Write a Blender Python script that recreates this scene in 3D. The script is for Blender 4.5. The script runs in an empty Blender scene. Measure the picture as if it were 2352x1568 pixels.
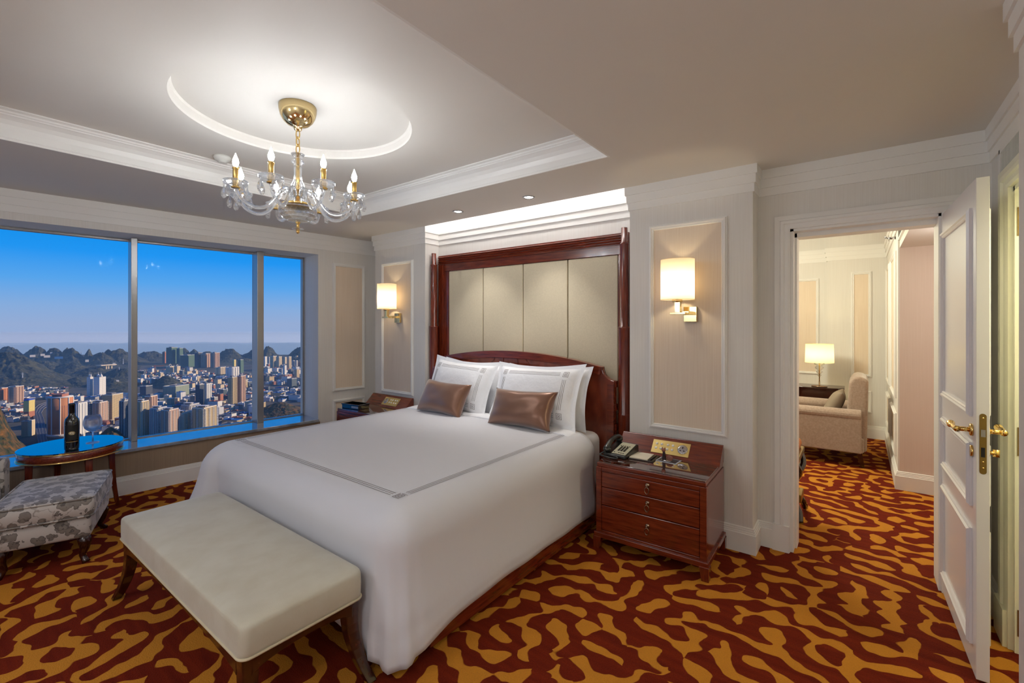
import bpy, bmesh, math, random
from mathutils import Vector, Matrix, noise
random.seed(7)
PI=math.pi
SC=bpy.context.scene
COL=SC.collection
R=math.radians

# ---------------------------------------------------------------- camera
F=1048.8; HOR=743.5; YAW=R(37.33); CZ=1.5
FW=(-math.sin(YAW),math.cos(YAW)); RT=(math.cos(YAW),math.sin(YAW))
cd=bpy.data.cameras.new('camera'); cam=bpy.data.objects.new('camera',cd); COL.objects.link(cam)
cam.location=(0,0,CZ); cam.rotation_euler=(PI/2,0,YAW)
cd.sensor_width=36; cd.lens=36*F/2352; cd.shift_y=-(784-HOR)/2352
cd.clip_start=.05; cd.clip_end=40000
SC.camera=cam

# ---------------------------------------------------------------- materials
def nd(nt,t,**k):
    n=nt.nodes.new(t)
    for a,v in k.items(): setattr(n,a,v)
    return n
def rgba(c): return (c[0],c[1],c[2],1)
def srgb(r,g,b):
    f=lambda v:(v/255/12.92) if v/255<.04045 else ((v/255+.055)/1.055)**2.4
    return (f(r),f(g),f(b))
MATS={}
def mat(name,col=(.8,.8,.8),rough=.5,metal=0,col2=None,nscale=8,stretch=(1,1,1),detail=4,bump=0,bscale=40,bstretch=(1,1,1),bdist=.02,lo=.35,hi=.65,**kw):
    m=bpy.data.materials.new(name); m.use_nodes=True; nt=m.node_tree; b=nt.nodes['Principled BSDF']
    b.inputs['Base Color'].default_value=rgba(col); b.inputs['Roughness'].default_value=rough; b.inputs['Metallic'].default_value=metal
    for k,v in kw.items():
        b.inputs[k.replace('_',' ')].default_value=v
    tc=nd(nt,'ShaderNodeTexCoord')
    if col2 is not None:
        mp=nd(nt,'ShaderNodeMapping'); mp.inputs['Scale'].default_value=stretch
        nt.links.new(tc.outputs['Object'],mp.inputs['Vector'])
        n=nd(nt,'ShaderNodeTexNoise'); n.inputs['Scale'].default_value=nscale; n.inputs['Detail'].default_value=detail
        nt.links.new(mp.outputs[0],n.inputs['Vector'])
        r=nd(nt,'ShaderNodeValToRGB'); r.color_ramp.elements[0].position=lo; r.color_ramp.elements[1].position=hi
        r.color_ramp.elements[0].color=rgba(col); r.color_ramp.elements[1].color=rgba(col2)
        nt.links.new(n.outputs['Fac'],r.inputs['Fac']); nt.links.new(r.outputs[0],b.inputs['Base Color'])
    if bump:
        mp=nd(nt,'ShaderNodeMapping'); mp.inputs['Scale'].default_value=bstretch
        nt.links.new(tc.outputs['Object'],mp.inputs['Vector'])
        n=nd(nt,'ShaderNodeTexNoise'); n.inputs['Scale'].default_value=bscale; n.inputs['Detail'].default_value=3
        nt.links.new(mp.outputs[0],n.inputs['Vector'])
        bp=nd(nt,'ShaderNodeBump'); bp.inputs['Strength'].default_value=bump; bp.inputs['Distance'].default_value=bdist
        nt.links.new(n.outputs['Fac'],bp.inputs['Height']); nt.links.new(bp.outputs[0],b.inputs['Normal'])
    MATS[name]=m
    return m
mat('plaster',srgb(226,221,214),.6,bump=.05,bscale=6,bdist=.01)
mat('wall_paper',srgb(230,227,222),.55,col2=srgb(225,221,215),nscale=4,stretch=(60,60,.6),bump=.15,bscale=30,bstretch=(8,8,.3),bdist=.002)
mat('beige_paper',srgb(234,217,197),.6,col2=srgb(227,208,186),nscale=4,stretch=(60,60,.6),bump=.2,bscale=30,bstretch=(8,8,.3),bdist=.002)
mat('shade_tinted_paper',srgb(160,140,118),.6,col2=srgb(150,130,110),nscale=4,stretch=(60,60,.6))  # wall paper darkened, the shade below the window put into the colour
mat('pink_paper',srgb(226,209,198),.6,col2=srgb(222,204,192),nscale=4,stretch=(60,60,.6))
mat('white_trim',srgb(238,236,232),.38)
mat('white_door',srgb(232,228,228),.28,Coat_Weight=.25,Coat_Roughness=.2)
mat('cream_paint',srgb(238,236,212),.32)
def wood(n,c1,c2,st,rough=.22,coat=.5): return mat(n,c1,rough,0,c2,6,st,6,lo=.3,hi=.7,Coat_Weight=coat,Coat_Roughness=.12)
MA=srgb(128,50,26); MB_=srgb(84,28,13)
wood('mahogany_x',MB_,MA,(1.2,14,14)); wood('mahogany_z',MB_,MA,(14,14,1.2)); wood('mahogany_y',MB_,MA,(14,1.2,14))
wood('dark_wood',srgb(58,22,14),srgb(36,12,8),(10,10,1.5)); wood('bench_wood',srgb(70,30,16),srgb(38,14,8),(2,8,6))
mat('veneer',srgb(136,60,36),.2,0,srgb(104,40,24),5,(3,10,1.2),6,Coat_Weight=.6,Coat_Roughness=.1)
mat('linen',srgb(216,216,221),.75,bump=.12,bscale=9,bdist=.02,Sheen_Weight=.15)
mat('pillow_linen',srgb(240,241,244),.75,bump=.25,bscale=14,bdist=.02,Sheen_Weight=.15)
mat('sheet_fold',srgb(240,240,243),.75)
mat('embroidery',srgb(98,82,72),.7)
mat('bronze_satin',srgb(128,90,70),.28,.35,bump=.1,bscale=120,bdist=.002,Sheen_Weight=.5,Anisotropic=.5)
mat('panel_fabric',srgb(212,200,172),.62,col2=srgb(206,194,166),nscale=90,bump=.1,bscale=300,bdist=.001)
mat('bench_velvet',srgb(194,188,170),.7,0,srgb(180,171,149),3,(2.5,2,2.5),6,lo=.4,hi=.8,bump=.2,bscale=90,bstretch=(1,8,1),bdist=.003,Sheen_Weight=.4,Sheen_Roughness=.4)
mat('piping_cloth',srgb(196,182,152),.7)
mat('brass',srgb(232,196,122),.16,1.0)
mat('polished_brass',srgb(236,212,158),.12,1.0)
mat('old_brass',srgb(150,124,72),.3,1.0)
mat('chrome',srgb(200,200,205),.12,1.0)
mat('antique_metal',srgb(150,128,110),.25,1.0)
mat('black_plastic',srgb(22,22,22),.25)
mat('phone_plastic',srgb(34,36,34),.3,Coat_Weight=.3)
mat('phone_plate',srgb(190,186,160),.4)
mat('paper',srgb(232,222,200),.8)
mat('leather',srgb(40,28,22),.4)
mat('ivory_button',srgb(252,246,238),.55)
mat('plate_gold',srgb(220,192,120),.35,.6)
mat('stone_sill',srgb(168,176,186),.08,0,srgb(130,138,148),9,(1,1,1),6,IOR=2.1,Coat_Weight=1,Coat_Roughness=.03,Coat_IOR=2.0)
mat('aluminium',srgb(165,165,165),.30,.6)
mat('table_glass',srgb(26,44,60),.02,0,IOR=2.6,Coat_Weight=1,Coat_Roughness=.0,Coat_IOR=2.4)
mat('top_glass',srgb(70,30,18),.04,0,IOR=1.9,Coat_Weight=1,Coat_Roughness=.02,Coat_IOR=1.8)
mat('bottle_glass',srgb(6,8,12),.06,Coat_Weight=1)
mat('label_dark',srgb(24,22,18),.5); mat('label_gold',srgb(180,160,110),.4,.3)
mat('armchair_mauve',srgb(168,146,130),.8,0,srgb(152,130,114),60,Sheen_Weight=.4)
mat('taupe',srgb(142,126,108),.8)
mat('black_lacquer',srgb(16,13,11),.15,Coat_Weight=1)
mat('vent_dark',srgb(60,60,58),.6)
mat('dark_gap',(.01,.01,.01),.8)
mat('card_dark',srgb(36,32,50),.5); mat('card_pale',srgb(200,206,215),.4)
mat('figurine_red',srgb(150,92,74),.4); mat('figurine_dark',srgb(40,26,30),.4)
mat('plastic_white',srgb(220,220,214),.4)

def emis(name,col,s):
    m=bpy.data.materials.new(name); m.use_nodes=True; nt=m.node_tree; b=nt.nodes['Principled BSDF']
    b.inputs['Base Color'].default_value=rgba(col); b.inputs['Emission Color'].default_value=rgba(col); b.inputs['Emission Strength'].default_value=s
    MATS[name]=m
emis('bulb_white',(.93,.97,1),155)
emis('bulb_warm',(1,.82,.50),165)
emis('bulb_yellow',(1,.85,.42),100)
emis('spot_lens',(1,.96,.9),30)
emis('led_strip',(.96,.97,1),16)
def special():
    m=bpy.data.materials.new('crystal'); m.use_nodes=True; nt=m.node_tree; b=nt.nodes['Principled BSDF']
    b.inputs['Base Color'].default_value=(.97,.98,1,1); b.inputs['Transmission Weight'].default_value=1; b.inputs['Roughness'].default_value=0; b.inputs['IOR'].default_value=1.5
    nt=m.node_tree; o=nt.nodes['Material Output']; t=nd(nt,'ShaderNodeBsdfTranslucent'); t.inputs[0].default_value=(.9,.94,1,1); d=nd(nt,'ShaderNodeBsdfTransparent'); x=nd(nt,'ShaderNodeMixShader'); x.inputs[0].default_value=.42; y=nd(nt,'ShaderNodeMixShader'); y.inputs[0].default_value=.78
    nt.links.new(t.outputs[0],y.inputs[1]); nt.links.new(d.outputs[0],y.inputs[2]); nt.links.new(b.outputs[0],x.inputs[1]); nt.links.new(y.outputs[0],x.inputs[2]); nt.links.new(x.outputs[0],o.inputs['Surface'])
    MATS['crystal']=m
    # thin clear sheet glass: straight-through with a fresnel reflection
    for name,tint,io in (('pane_glass',(.985,.99,.99),1.06),('thin_glass',(.95,.97,.99),1.22)):
        m=bpy.data.materials.new(name); m.use_nodes=True; nt=m.node_tree; nt.nodes.clear()
        o=nd(nt,'ShaderNodeOutputMaterial'); t=nd(nt,'ShaderNodeBsdfTransparent'); t.inputs[0].default_value=rgba(tint)
        g=nd(nt,'ShaderNodeBsdfGlossy'); g.inputs['Roughness'].default_value=0
        f=nd(nt,'ShaderNodeFresnel'); f.inputs['IOR'].default_value=io; x=nd(nt,'ShaderNodeMixShader')
        nt.links.new(f.outputs[0],x.inputs[0]); nt.links.new(t.outputs[0],x.inputs[1]); nt.links.new(g.outputs[0],x.inputs[2]); nt.links.new(x.outputs[0],o.inputs[0])
        MATS[name]=m
    for name,c in (('lamp_shade',srgb(246,234,214)),('lamp_shade_yellow',srgb(244,236,196))):
        m=bpy.data.materials.new(name); m.use_nodes=True; nt=m.node_tree; nt.nodes.clear()
        o=nd(nt,'ShaderNodeOutputMaterial'); t=nd(nt,'ShaderNodeBsdfTranslucent'); t.inputs[0].default_value=rgba(c)
        d=nd(nt,'ShaderNodeBsdfDiffuse'); d.inputs[0].default_value=rgba(c); x=nd(nt,'ShaderNodeMixShader'); x.inputs[0].default_value=.35
        nt.links.new(t.outputs[0],x.inputs[1]); nt.links.new(d.outputs[0],x.inputs[2]); nt.links.new(x.outputs[0],o.inputs[0])
        MATS[name]=m
    # carpet: two-tone woven labyrinth
    m=bpy.data.materials.new('carpet'); m.use_nodes=True; nt=m.node_tree; b=nt.nodes['Principled BSDF']; L=nt.links.new
    b.inputs['Roughness'].default_value=.95; b.inputs['Specular IOR Level'].default_value=.1
    tc=nd(nt,'ShaderNodeTexCoord')
    wn=nd(nt,'ShaderNodeTexNoise'); wn.inputs['Scale'].default_value=9.000; wn.inputs['Detail'].default_value=1.5; L(tc.outputs['Object'],wn.inputs['Vector'])
    sub=nd(nt,'ShaderNodeVectorMath',operation='SUBTRACT'); sub.inputs[1].default_value=(.5,.5,.5); L(wn.outputs['Color'],sub.inputs[0])
    sc=nd(nt,'ShaderNodeVectorMath',operation='SCALE'); sc.inputs['Scale'].default_value=0.070; L(sub.outputs[0],sc.inputs[0])
    ad=nd(nt,'ShaderNodeVectorMath',operation='ADD'); L(tc.outputs['Object'],ad.inputs[0]); L(sc.outputs[0],ad.inputs[1])
    mp=nd(nt,'ShaderNodeMapping'); mp.inputs['Scale'].default_value=(.96,1.06,1); L(ad.outputs[0],mp.inputs['Vector'])
    gb=nd(nt,'ShaderNodeTexGabor'); gb.inputs['Scale'].default_value=2.600; gb.inputs['Frequency'].default_value=2.750; gb.inputs['Anisotropy'].default_value=0.0; L(mp.outputs[0],gb.inputs['Vector'])
    # the phase of the labyrinth gives lines of even width that fork and end in hooks
    ds=nd(nt,'ShaderNodeMath',operation='SUBTRACT'); ds.inputs[1].default_value=.5; L(gb.outputs['Phase'],ds.inputs[0])
    ab=nd(nt,'ShaderNodeMath',operation='ABSOLUTE'); L(ds.outputs[0],ab.inputs[0])
    bn=nd(nt,'ShaderNodeTexNoise'); bn.inputs['Scale'].default_value=5; bn.inputs['Detail'].default_value=0; L(tc.outputs['Object'],bn.inputs['Vector'])
    b2=nd(nt,'ShaderNodeMath',operation='MULTIPLY_ADD'); b2.inputs[1].default_value=-.40; b2.inputs[2].default_value=.20; L(bn.outputs['Fac'],b2.inputs[0])
    iv=nd(nt,'ShaderNodeMath',operation='MULTIPLY_ADD'); iv.inputs[1].default_value=-.10; iv.inputs[2].default_value=.05; L(gb.outputs['Intensity'],iv.inputs[0])
    hk=nd(nt,'ShaderNodeMath',operation='ADD'); L(ab.outputs[0],hk.inputs[0]); L(b2.outputs[0],hk.inputs[1])
    h3=nd(nt,'ShaderNodeMath',operation='ADD'); L(hk.outputs[0],h3.inputs[0]); L(iv.outputs[0],h3.inputs[1])
    rp=nd(nt,'ShaderNodeMapRange'); rp.inputs['From Min'].default_value=0.208; rp.inputs['From Max'].default_value=0.232; L(h3.outputs[0],rp.inputs['Value'])
    gold=nd(nt,'ShaderNodeMix',data_type='RGBA'); gold.inputs['A'].default_value=rgba(srgb(214,146,52)); gold.inputs['B'].default_value=rgba(srgb(184,116,34))
    red=nd(nt,'ShaderNodeMix',data_type='RGBA'); red.inputs['A'].default_value=rgba(srgb(128,42,16)); red.inputs['B'].default_value=rgba(srgb(88,22,10))
    fn=nd(nt,'ShaderNodeTexNoise'); fn.inputs['Scale'].default_value=160; fn.inputs['Detail'].default_value=2; L(tc.outputs['Object'],fn.inputs['Vector'])
    sm=nd(nt,'ShaderNodeMapping'); sm.inputs['Rotation'].default_value=(0,0,.8); sm.inputs['Scale'].default_value=(3,26,1); L(tc.outputs['Object'],sm.inputs['Vector'])
    sn=nd(nt,'ShaderNodeTexNoise'); sn.inputs['Scale'].default_value=1; L(sm.outputs[0],sn.inputs['Vector'])
    av=nd(nt,'ShaderNodeMath',operation='MULTIPLY_ADD'); av.inputs[1].default_value=1.1; av.inputs[2].default_value=-.05; L(sn.outputs['Fac'],av.inputs[0])
    L(fn.outputs['Fac'],gold.inputs['Factor']); L(av.outputs[0],red.inputs['Factor'])
    mx=nd(nt,'ShaderNodeMix',data_type='RGBA'); L(rp.outputs[0],mx.inputs['Factor']); L(gold.outputs['Result'],mx.inputs['A']); L(red.outputs['Result'],mx.inputs['B'])
    pile=nd(nt,'ShaderNodeMix',data_type='RGBA',blend_type='MULTIPLY'); pile.inputs['Factor'].default_value=.45
    pr=nd(nt,'ShaderNodeValToRGB'); pr.color_ramp.elements[0].position=.3; pr.color_ramp.elements[1].position=.65; pr.color_ramp.elements[0].color=(.45,.45,.45,1); L(fn.outputs['Fac'],pr.inputs['Fac'])
    L(mx.outputs['Result'],pile.inputs['A']); L(pr.outputs[0],pile.inputs['B']); L(pile.outputs['Result'],b.inputs['Base Color'])
    bp=nd(nt,'ShaderNodeBump'); bp.inputs['Strength'].default_value=.6; bp.inputs['Distance'].default_value=.006; L(fn.outputs['Fac'],bp.inputs['Height']); L(bp.outputs[0],b.inputs['Normal'])
    MATS['carpet']=m
    # blossom print on pale cloth
    m=bpy.data.materials.new('blossom_print'); m.use_nodes=True; nt=m.node_tree; b=nt.nodes['Principled BSDF']; L=nt.links.new
    b.inputs['Roughness'].default_value=.55; b.inputs['Sheen Weight'].default_value=.4
    tc=nd(nt,'ShaderNodeTexCoord'); wn=nd(nt,'ShaderNodeTexNoise'); wn.inputs['Scale'].default_value=26; L(tc.outputs['Object'],wn.inputs['Vector'])
    sub=nd(nt,'ShaderNodeVectorMath',operation='SUBTRACT'); sub.inputs[1].default_value=(.5,.5,.5); L(wn.outputs['Color'],sub.inputs[0])
    sc=nd(nt,'ShaderNodeVectorMath',operation='SCALE'); sc.inputs['Scale'].default_value=.06; L(sub.outputs[0],sc.inputs[0])
    ad=nd(nt,'ShaderNodeVectorMath',operation='ADD'); L(tc.outputs['Object'],ad.inputs[0]); L(sc.outputs[0],ad.inputs[1])
    v1=nd(nt,'ShaderNodeTexVoronoi'); v1.inputs['Scale'].default_value=15; L(ad.outputs[0],v1.inputs['Vector'])
    r1=nd(nt,'ShaderNodeValToRGB'); e=r1.color_ramp; e.elements[0].position=0; e.elements[0].color=rgba(srgb(104,98,96)); e.elements[1].position=.45; e.elements[1].color=rgba(srgb(112,104,98))
    a=e.elements.new(.48); a.color=rgba(srgb(58,50,46)); a=e.elements.new(.51); a.color=rgba(srgb(180,172,166)); a=e.elements.new(.12); a.color=rgba(srgb(74,66,60)); a=e.elements.new(.18); a.color=rgba(srgb(122,113,104))
    L(v1.outputs['Distance'],r1.inputs['Fac']); 
    v2=nd(nt,'ShaderNodeTexNoise'); v2.inputs['Scale'].default_value=9; v2.inputs['Detail'].default_value=0; L(ad.outputs[0],v2.inputs['Vector'])
    r2=nd(nt,'ShaderNodeValToRGB'); e=r2.color_ramp; e.elements[0].position=.485; e.elements[0].color=(1,1,1,1); e.elements[1].position=.515; e.elements[1].color=(1,1,1,1); a=e.elements.new(.5); a.color=(.35,.3,.27,1)
    L(v2.outputs['Fac'],r2.inputs['Fac'])
    mm=nd(nt,'ShaderNodeMix',data_type='RGBA',blend_type='MULTIPLY'); mm.inputs['Factor'].default_value=.8; L(r1.outputs[0],mm.inputs['A']); L(r2.outputs[0],mm.inputs['B']); L(mm.outputs['Result'],b.inputs['Base Color'])
    MATS['blossom_print']=m
    # striped upholstery
    m=bpy.data.materials.new('stripe_cloth'); m.use_nodes=True; nt=m.node_tree; b=nt.nodes['Principled BSDF']; b.inputs['Roughness'].default_value=.6
    tc=nd(nt,'ShaderNodeTexCoord'); w=nd(nt,'ShaderNodeTexWave'); w.inputs['Scale'].default_value=7; w.inputs['Distortion'].default_value=0
    w.bands_direction='Y'; nt.links.new(tc.outputs['Object'],w.inputs['Vector'])
    r=nd(nt,'ShaderNodeValToRGB'); r.color_ramp.elements[0].color=rgba(srgb(150,58,30)); r.color_ramp.elements[1].color=rgba(srgb(214,150,80)); nt.links.new(w.outputs['Fac'],r.inputs['Fac']); nt.links.new(r.outputs[0],b.inputs['Base Color'])
    MATS['stripe_cloth']=m
special()
def facade(name,wall,win=(.03,.04,.06),floor=3.2,bay=3.4,wfrac=.5,hfrac=.5,band=None):
    """wall cladding with rows of windows laid out in the building's own coordinates"""
    m=bpy.data.materials.new(name); m.use_nodes=True; nt=m.node_tree; b=nt.nodes['Principled BSDF']; L=nt.links.new
    tc=nd(nt,'ShaderNodeTexCoord'); s=nd(nt,'ShaderNodeSeparateXYZ'); L(tc.outputs['Object'],s.inputs[0])
    sn=nd(nt,'ShaderNodeSeparateXYZ'); L(tc.outputs['Normal'],sn.inputs[0])
    ab=nd(nt,'ShaderNodeMath',operation='ABSOLUTE'); L(sn.outputs['X'],ab.inputs[0]); gt=nd(nt,'ShaderNodeMath',operation='GREATER_THAN'); gt.inputs[1].default_value=.6; L(ab.outputs[0],gt.inputs[0])
    mu=nd(nt,'ShaderNodeMix'); L(gt.outputs[0],mu.inputs['Factor']); L(s.outputs['X'],mu.inputs['A']); L(s.outputs['Y'],mu.inputs['B'])
    def tile(src,period,frac):
        d=nd(nt,'ShaderNodeMath',operation='DIVIDE'); d.inputs[1].default_value=period; L(src,d.inputs[0])
        f=nd(nt,'ShaderNodeMath',operation='FRACT'); L(d.outputs[0],f.inputs[0])
        g=nd(nt,'ShaderNodeMath',operation='LESS_THAN'); g.inputs[1].default_value=frac; L(f.outputs[0],g.inputs[0]); return g.outputs[0]
    a=tile(mu.outputs['Result'],bay,wfrac); z=tile(s.outputs['Z'],floor,hfrac)
    an=nd(nt,'ShaderNodeMath',operation='MULTIPLY'); L(a,an.inputs[0]); L(z,an.inputs[1])
    az=nd(nt,'ShaderNodeMath',operation='ABSOLUTE'); L(sn.outputs['Z'],az.inputs[0]); lt=nd(nt,'ShaderNodeMath',operation='LESS_THAN'); lt.inputs[1].default_value=.5; L(az.outputs[0],lt.inputs[0])
    an2=nd(nt,'ShaderNodeMath',operation='MULTIPLY'); L(an.outputs[0],an2.inputs[0]); L(lt.outputs[0],an2.inputs[1])
    mx=nd(nt,'ShaderNodeMix',data_type='RGBA'); L(an2.outputs[0],mx.inputs['Factor']); mx.inputs['A'].default_value=rgba(wall); mx.inputs['B'].default_value=rgba(win); L(mx.outputs['Result'],b.inputs['Base Color'])
    rg=nd(nt,'ShaderNodeMix'); L(an2.outputs[0],rg.inputs['Factor']); rg.inputs['A'].default_value=.8; rg.inputs['B'].default_value=.25; L(rg.outputs['Result'],b.inputs['Roughness'])
    MATS[name]=m
facade('f_cream',srgb(226,206,172)); facade('f_white',srgb(232,230,226),bay=4,wfrac=.45); facade('f_orange',srgb(206,138,96),bay=2.8,wfrac=.4,hfrac=.45)
facade('f_pink',srgb(196,160,138),bay=3,wfrac=.45); facade('f_tan',srgb(206,182,140),bay=3.2,wfrac=.55,hfrac=.55); facade('f_green',srgb(84,112,98),bay=5,wfrac=.1,hfrac=.9)
facade('f_glass',srgb(120,134,140),bay=2.6,wfrac=.7,hfrac=.75); facade('f_grey',srgb(176,174,174)); facade('f_redbrick',srgb(190,120,92)); facade('f_dark',srgb(86,92,104),bay=3,wfrac=.6,hfrac=.6)
facade('f_yellow',srgb(236,214,130),bay=3.6); facade('f_teal',srgb(150,160,140),bay=6,wfrac=.35,hfrac=.6)
mat('roof_white',srgb(216,212,206),.8); mat('roof_red',srgb(160,104,88),.8); mat('roof_grey',srgb(120,120,124),.8); mat('roof_blue',srgb(40,96,160),.6); mat('sign_yellow',srgb(250,206,20),.6); mat('sign_blue',srgb(40,80,190),.6)
mat('asphalt',srgb(64,70,84),.8); mat('road_line',srgb(214,206,196),.8); mat('concrete_pale',srgb(222,206,180),.85); mat('crane_red',srgb(170,84,60),.6); mat('pylon_grey',srgb(180,184,190),.5); mat('rock',srgb(214,190,160),.9)
mat('forest',srgb(24,36,30),.95,0,srgb(88,86,60),.03,(1,1,1),8,bump=1,bscale=.06,bdist=12,lo=.38,hi=.72)
mat('forest_gold',srgb(44,52,28),.95,0,srgb(140,92,36),.06,(1,1,1),8,bump=1,bscale=.08,bdist=10,lo=.4,hi=.75)
mat('town_ground',srgb(56,62,58),.9,0,srgb(98,90,78),.01,(1,1,1),8)

# ---------------------------------------------------------------- mesh helpers
class MB:
    def __init__(s): s.v=[]; s.f=[]; s.m=[]; s.sm=[]; s.cur=0; s.smooth=False; s.T=None
    def add(s,vs,fs):
        o=len(s.v)
        if s.T is not None: vs=[s.T@Vector(p) for p in vs]
        s.v+= [tuple(p) for p in vs]
        for f in fs: s.f.append([i+o for i in f]); s.m.append(s.cur); s.sm.append(s.smooth)
        return s
    def box(s,x0,y0,z0,x1,y1,z1):
        return s.add([(x0,y0,z0),(x1,y0,z0),(x1,y1,z0),(x0,y1,z0),(x0,y0,z1),(x1,y0,z1),(x1,y1,z1),(x0,y1,z1)],[(0,3,2,1),(4,5,6,7),(0,1,5,4),(1,2,6,5),(2,3,7,6),(3,0,4,7)])
    def prism(s,poly,z0,z1):
        n=len(poly); a=sum(poly[i][0]*poly[(i+1)%n][1]-poly[(i+1)%n][0]*poly[i][1] for i in range(n))
        if a<0: poly=poly[::-1]
        return s.add([(p[0],p[1],z0) for p in poly]+[(p[0],p[1],z1) for p in poly],[tuple(range(n))[::-1],tuple(range(n,2*n))]+[(i,(i+1)%n,(i+1)%n+n,i+n) for i in range(n)])
    def prism_y(s,poly,y0,y1):
        n=len(poly); a=sum(poly[i][0]*poly[(i+1)%n][1]-poly[(i+1)%n][0]*poly[i][1] for i in range(n))
        if a<0: poly=poly[::-1]
        return s.add([(p[0],y0,p[1]) for p in poly]+[(p[0],y1,p[1]) for p in poly],[tuple(range(n)),tuple(range(n,2*n))[::-1]]+[((i+1)%n,i,i+n,(i+1)%n+n) for i in range(n)])
    def prism_x(s,poly,x0,x1):
        n=len(poly); a=sum(poly[i][0]*poly[(i+1)%n][1]-poly[(i+1)%n][0]*poly[i][1] for i in range(n))
        if a<0: poly=poly[::-1]
        return s.add([(x0,p[0],p[1]) for p in poly]+[(x1,p[0],p[1]) for p in poly],[tuple(range(n))[::-1],tuple(range(n,2*n))]+[(i,(i+1)%n,(i+1)%n+n,i+n) for i in range(n)])
    def lathe(s,prof,n=24,c=(0,0,0),sx=1,sy=1,caps=True):
        vs=[];fs=[]
        for r,z in prof:
            for i in range(n):
                a=2*PI*i/n; vs.append((c[0]+r*math.cos(a)*sx,c[1]+r*math.sin(a)*sy,c[2]+z))
        for k in range(len(prof)-1):
            for i in range(n):
                j=(i+1)%n; fs.append((k*n+i,k*n+j,(k+1)*n+j,(k+1)*n+i))
        if caps:
            fs.append(tuple(range(n))[::-1]); fs.append(tuple((len(prof)-1)*n+i for i in range(n)))
        return s.add(vs,fs)
    def tube(s,pts,r,n=8,caps=True,closed=False):
        pts=[Vector(p) for p in pts]; m=len(pts); vs=[];fs=[]; up=None
        for k in range(m):
            if closed: d=(pts[(k+1)%m]-pts[k-1])
            else: d=pts[min(k+1,m-1)]-pts[max(k-1,0)]
            d.normalize()
            if up is None:
                up=Vector((0,0,1)) if abs(d.z)<.9 else Vector((1,0,0))
            a=d.cross(up)
            if a.length<1e-5: a=d.cross(Vector((0,1,.01)))
            a.normalize(); b=a.cross(d).normalized(); up=b
            rr=r[k] if isinstance(r,(list,tuple)) else r
            for i in range(n):
                t=2*PI*i/n; vs.append(pts[k]+a*(rr*math.cos(t))+b*(rr*math.sin(t)))
        for k in range(m if closed else m-1):
            k2=(k+1)%m
            for i in range(n):
                j=(i+1)%n; fs.append((k*n+i,k*n+j,k2*n+j,k2*n+i))
        if caps and not closed:
            fs.append(tuple(range(n))[::-1]); fs.append(tuple((m-1)*n+i for i in range(n)))
        return s.add(vs,fs)
    def grid(s,fn,nu,nv,closeu=False):
        vs=[fn(i/(nu if closeu else nu-1),j/(nv-1)) for j in range(nv) for i in range(nu)]; fs=[]
        for j in range(nv-1):
            for i in range(nu if closeu else nu-1):
                i2=(i+1)%nu; fs.append((j*nu+i,j*nu+i2,(j+1)*nu+i2,(j+1)*nu+i))
        return s.add(vs,fs)
    def ellipsoid(s,c,r,n=12,m=8):
        prof=[(math.sin(PI*k/m),-math.cos(PI*k/m)) for k in range(m+1)]
        vs=[];fs=[]
        for q,z in prof:
            q=max(q,1e-4)
            for i in range(n):
                a=2*PI*i/n; vs.append((c[0]+r[0]*q*math.cos(a),c[1]+r[1]*q*math.sin(a),c[2]+r[2]*z))
        for k in range(m):
            for i in range(n):
                j=(i+1)%n; fs.append((k*n+i,k*n+j,(k+1)*n+j,(k+1)*n+i))
        return s.add(vs,fs)
    def sweep(s,path,prof,closed=False):
        """profile (offset to the right of travel, z) carried along a plan path with mitred corners"""
        n=len(path); m=len(prof); P=[Vector((p[0],p[1])) for p in path]; vs=[];fs=[]
        for k in range(n):
            ds=[]
            if k>0 or closed: ds.append((P[k]-P[k-1]).normalized())
            if k<n-1 or closed: ds.append((P[(k+1)%n]-P[k]).normalized())
            ns=[Vector((d.y,-d.x)) for d in ds]
            if len(ns)==2:
                b=(ns[0]+ns[1]); b=b/max(b.length_squared,1e-6)*2
            else: b=ns[0]
            for o,z in prof: vs.append((P[k].x+b.x*o,P[k].y+b.y*o,z))
        for k in range(n if closed else n-1):
            k2=(k+1)%n
            for i in range(m):
                j=(i+1)%m; fs.append((k*m+i,k2*m+i,k2*m+j,k*m+j))
        if not closed: fs.append(tuple(range(m))); fs.append(tuple((n-1)*m+i for i in range(m))[::-1])
        return s.add(vs,fs)
    def mesh(s,name,mats):
        me=bpy.data.meshes.new(name); me.from_pydata(s.v,[],s.f)
        for x in (mats if isinstance(mats,(list,tuple)) else [mats]): me.materials.append(MATS[x])
        me.polygons.foreach_set('material_index',s.m); me.polygons.foreach_set('use_smooth',s.sm)
        bm=bmesh.new(); bm.from_mesh(me); bmesh.ops.recalc_face_normals(bm,faces=bm.faces); bm.to_mesh(me); bm.free()
        me.update(); return me
    def obj(s,name,mats,parent=None,bev=0,seg=2,sub=0,loc=None,rot=None,**props):
        o=bpy.data.objects.new(name,s.mesh(name,mats)); COL.objects.link(o)
        if parent is not None: o.parent=parent
        if loc: o.location=loc
        if rot: o.rotation_euler=rot
        if bev:
            b=o.modifiers.new('bevel','BEVEL'); b.width=bev; b.segments=seg; b.limit_method='ANGLE'; b.angle_limit=R(40)
        if sub:
            b=o.modifiers.new('sub','SUBSURF'); b.levels=sub; b.render_levels=sub
        for k,v in props.items(): o[k]=v
        return o
def thing(name,label,cat,loc=(0,0,0),rz=0,group=None):
    o=bpy.data.objects.new(name,None); COL.objects.link(o); o.empty_display_size=.1
    o.location=loc; o.rotation_euler=(0,0,rz); o['label']=label; o['category']=cat
    if group: o['group']=group
    return o
def tag(o,label,cat,group=None):
    o['label']=label; o['category']=cat
    if group: o['group']=group
    return o
def struct(o): o['kind']='structure'; return o
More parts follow.
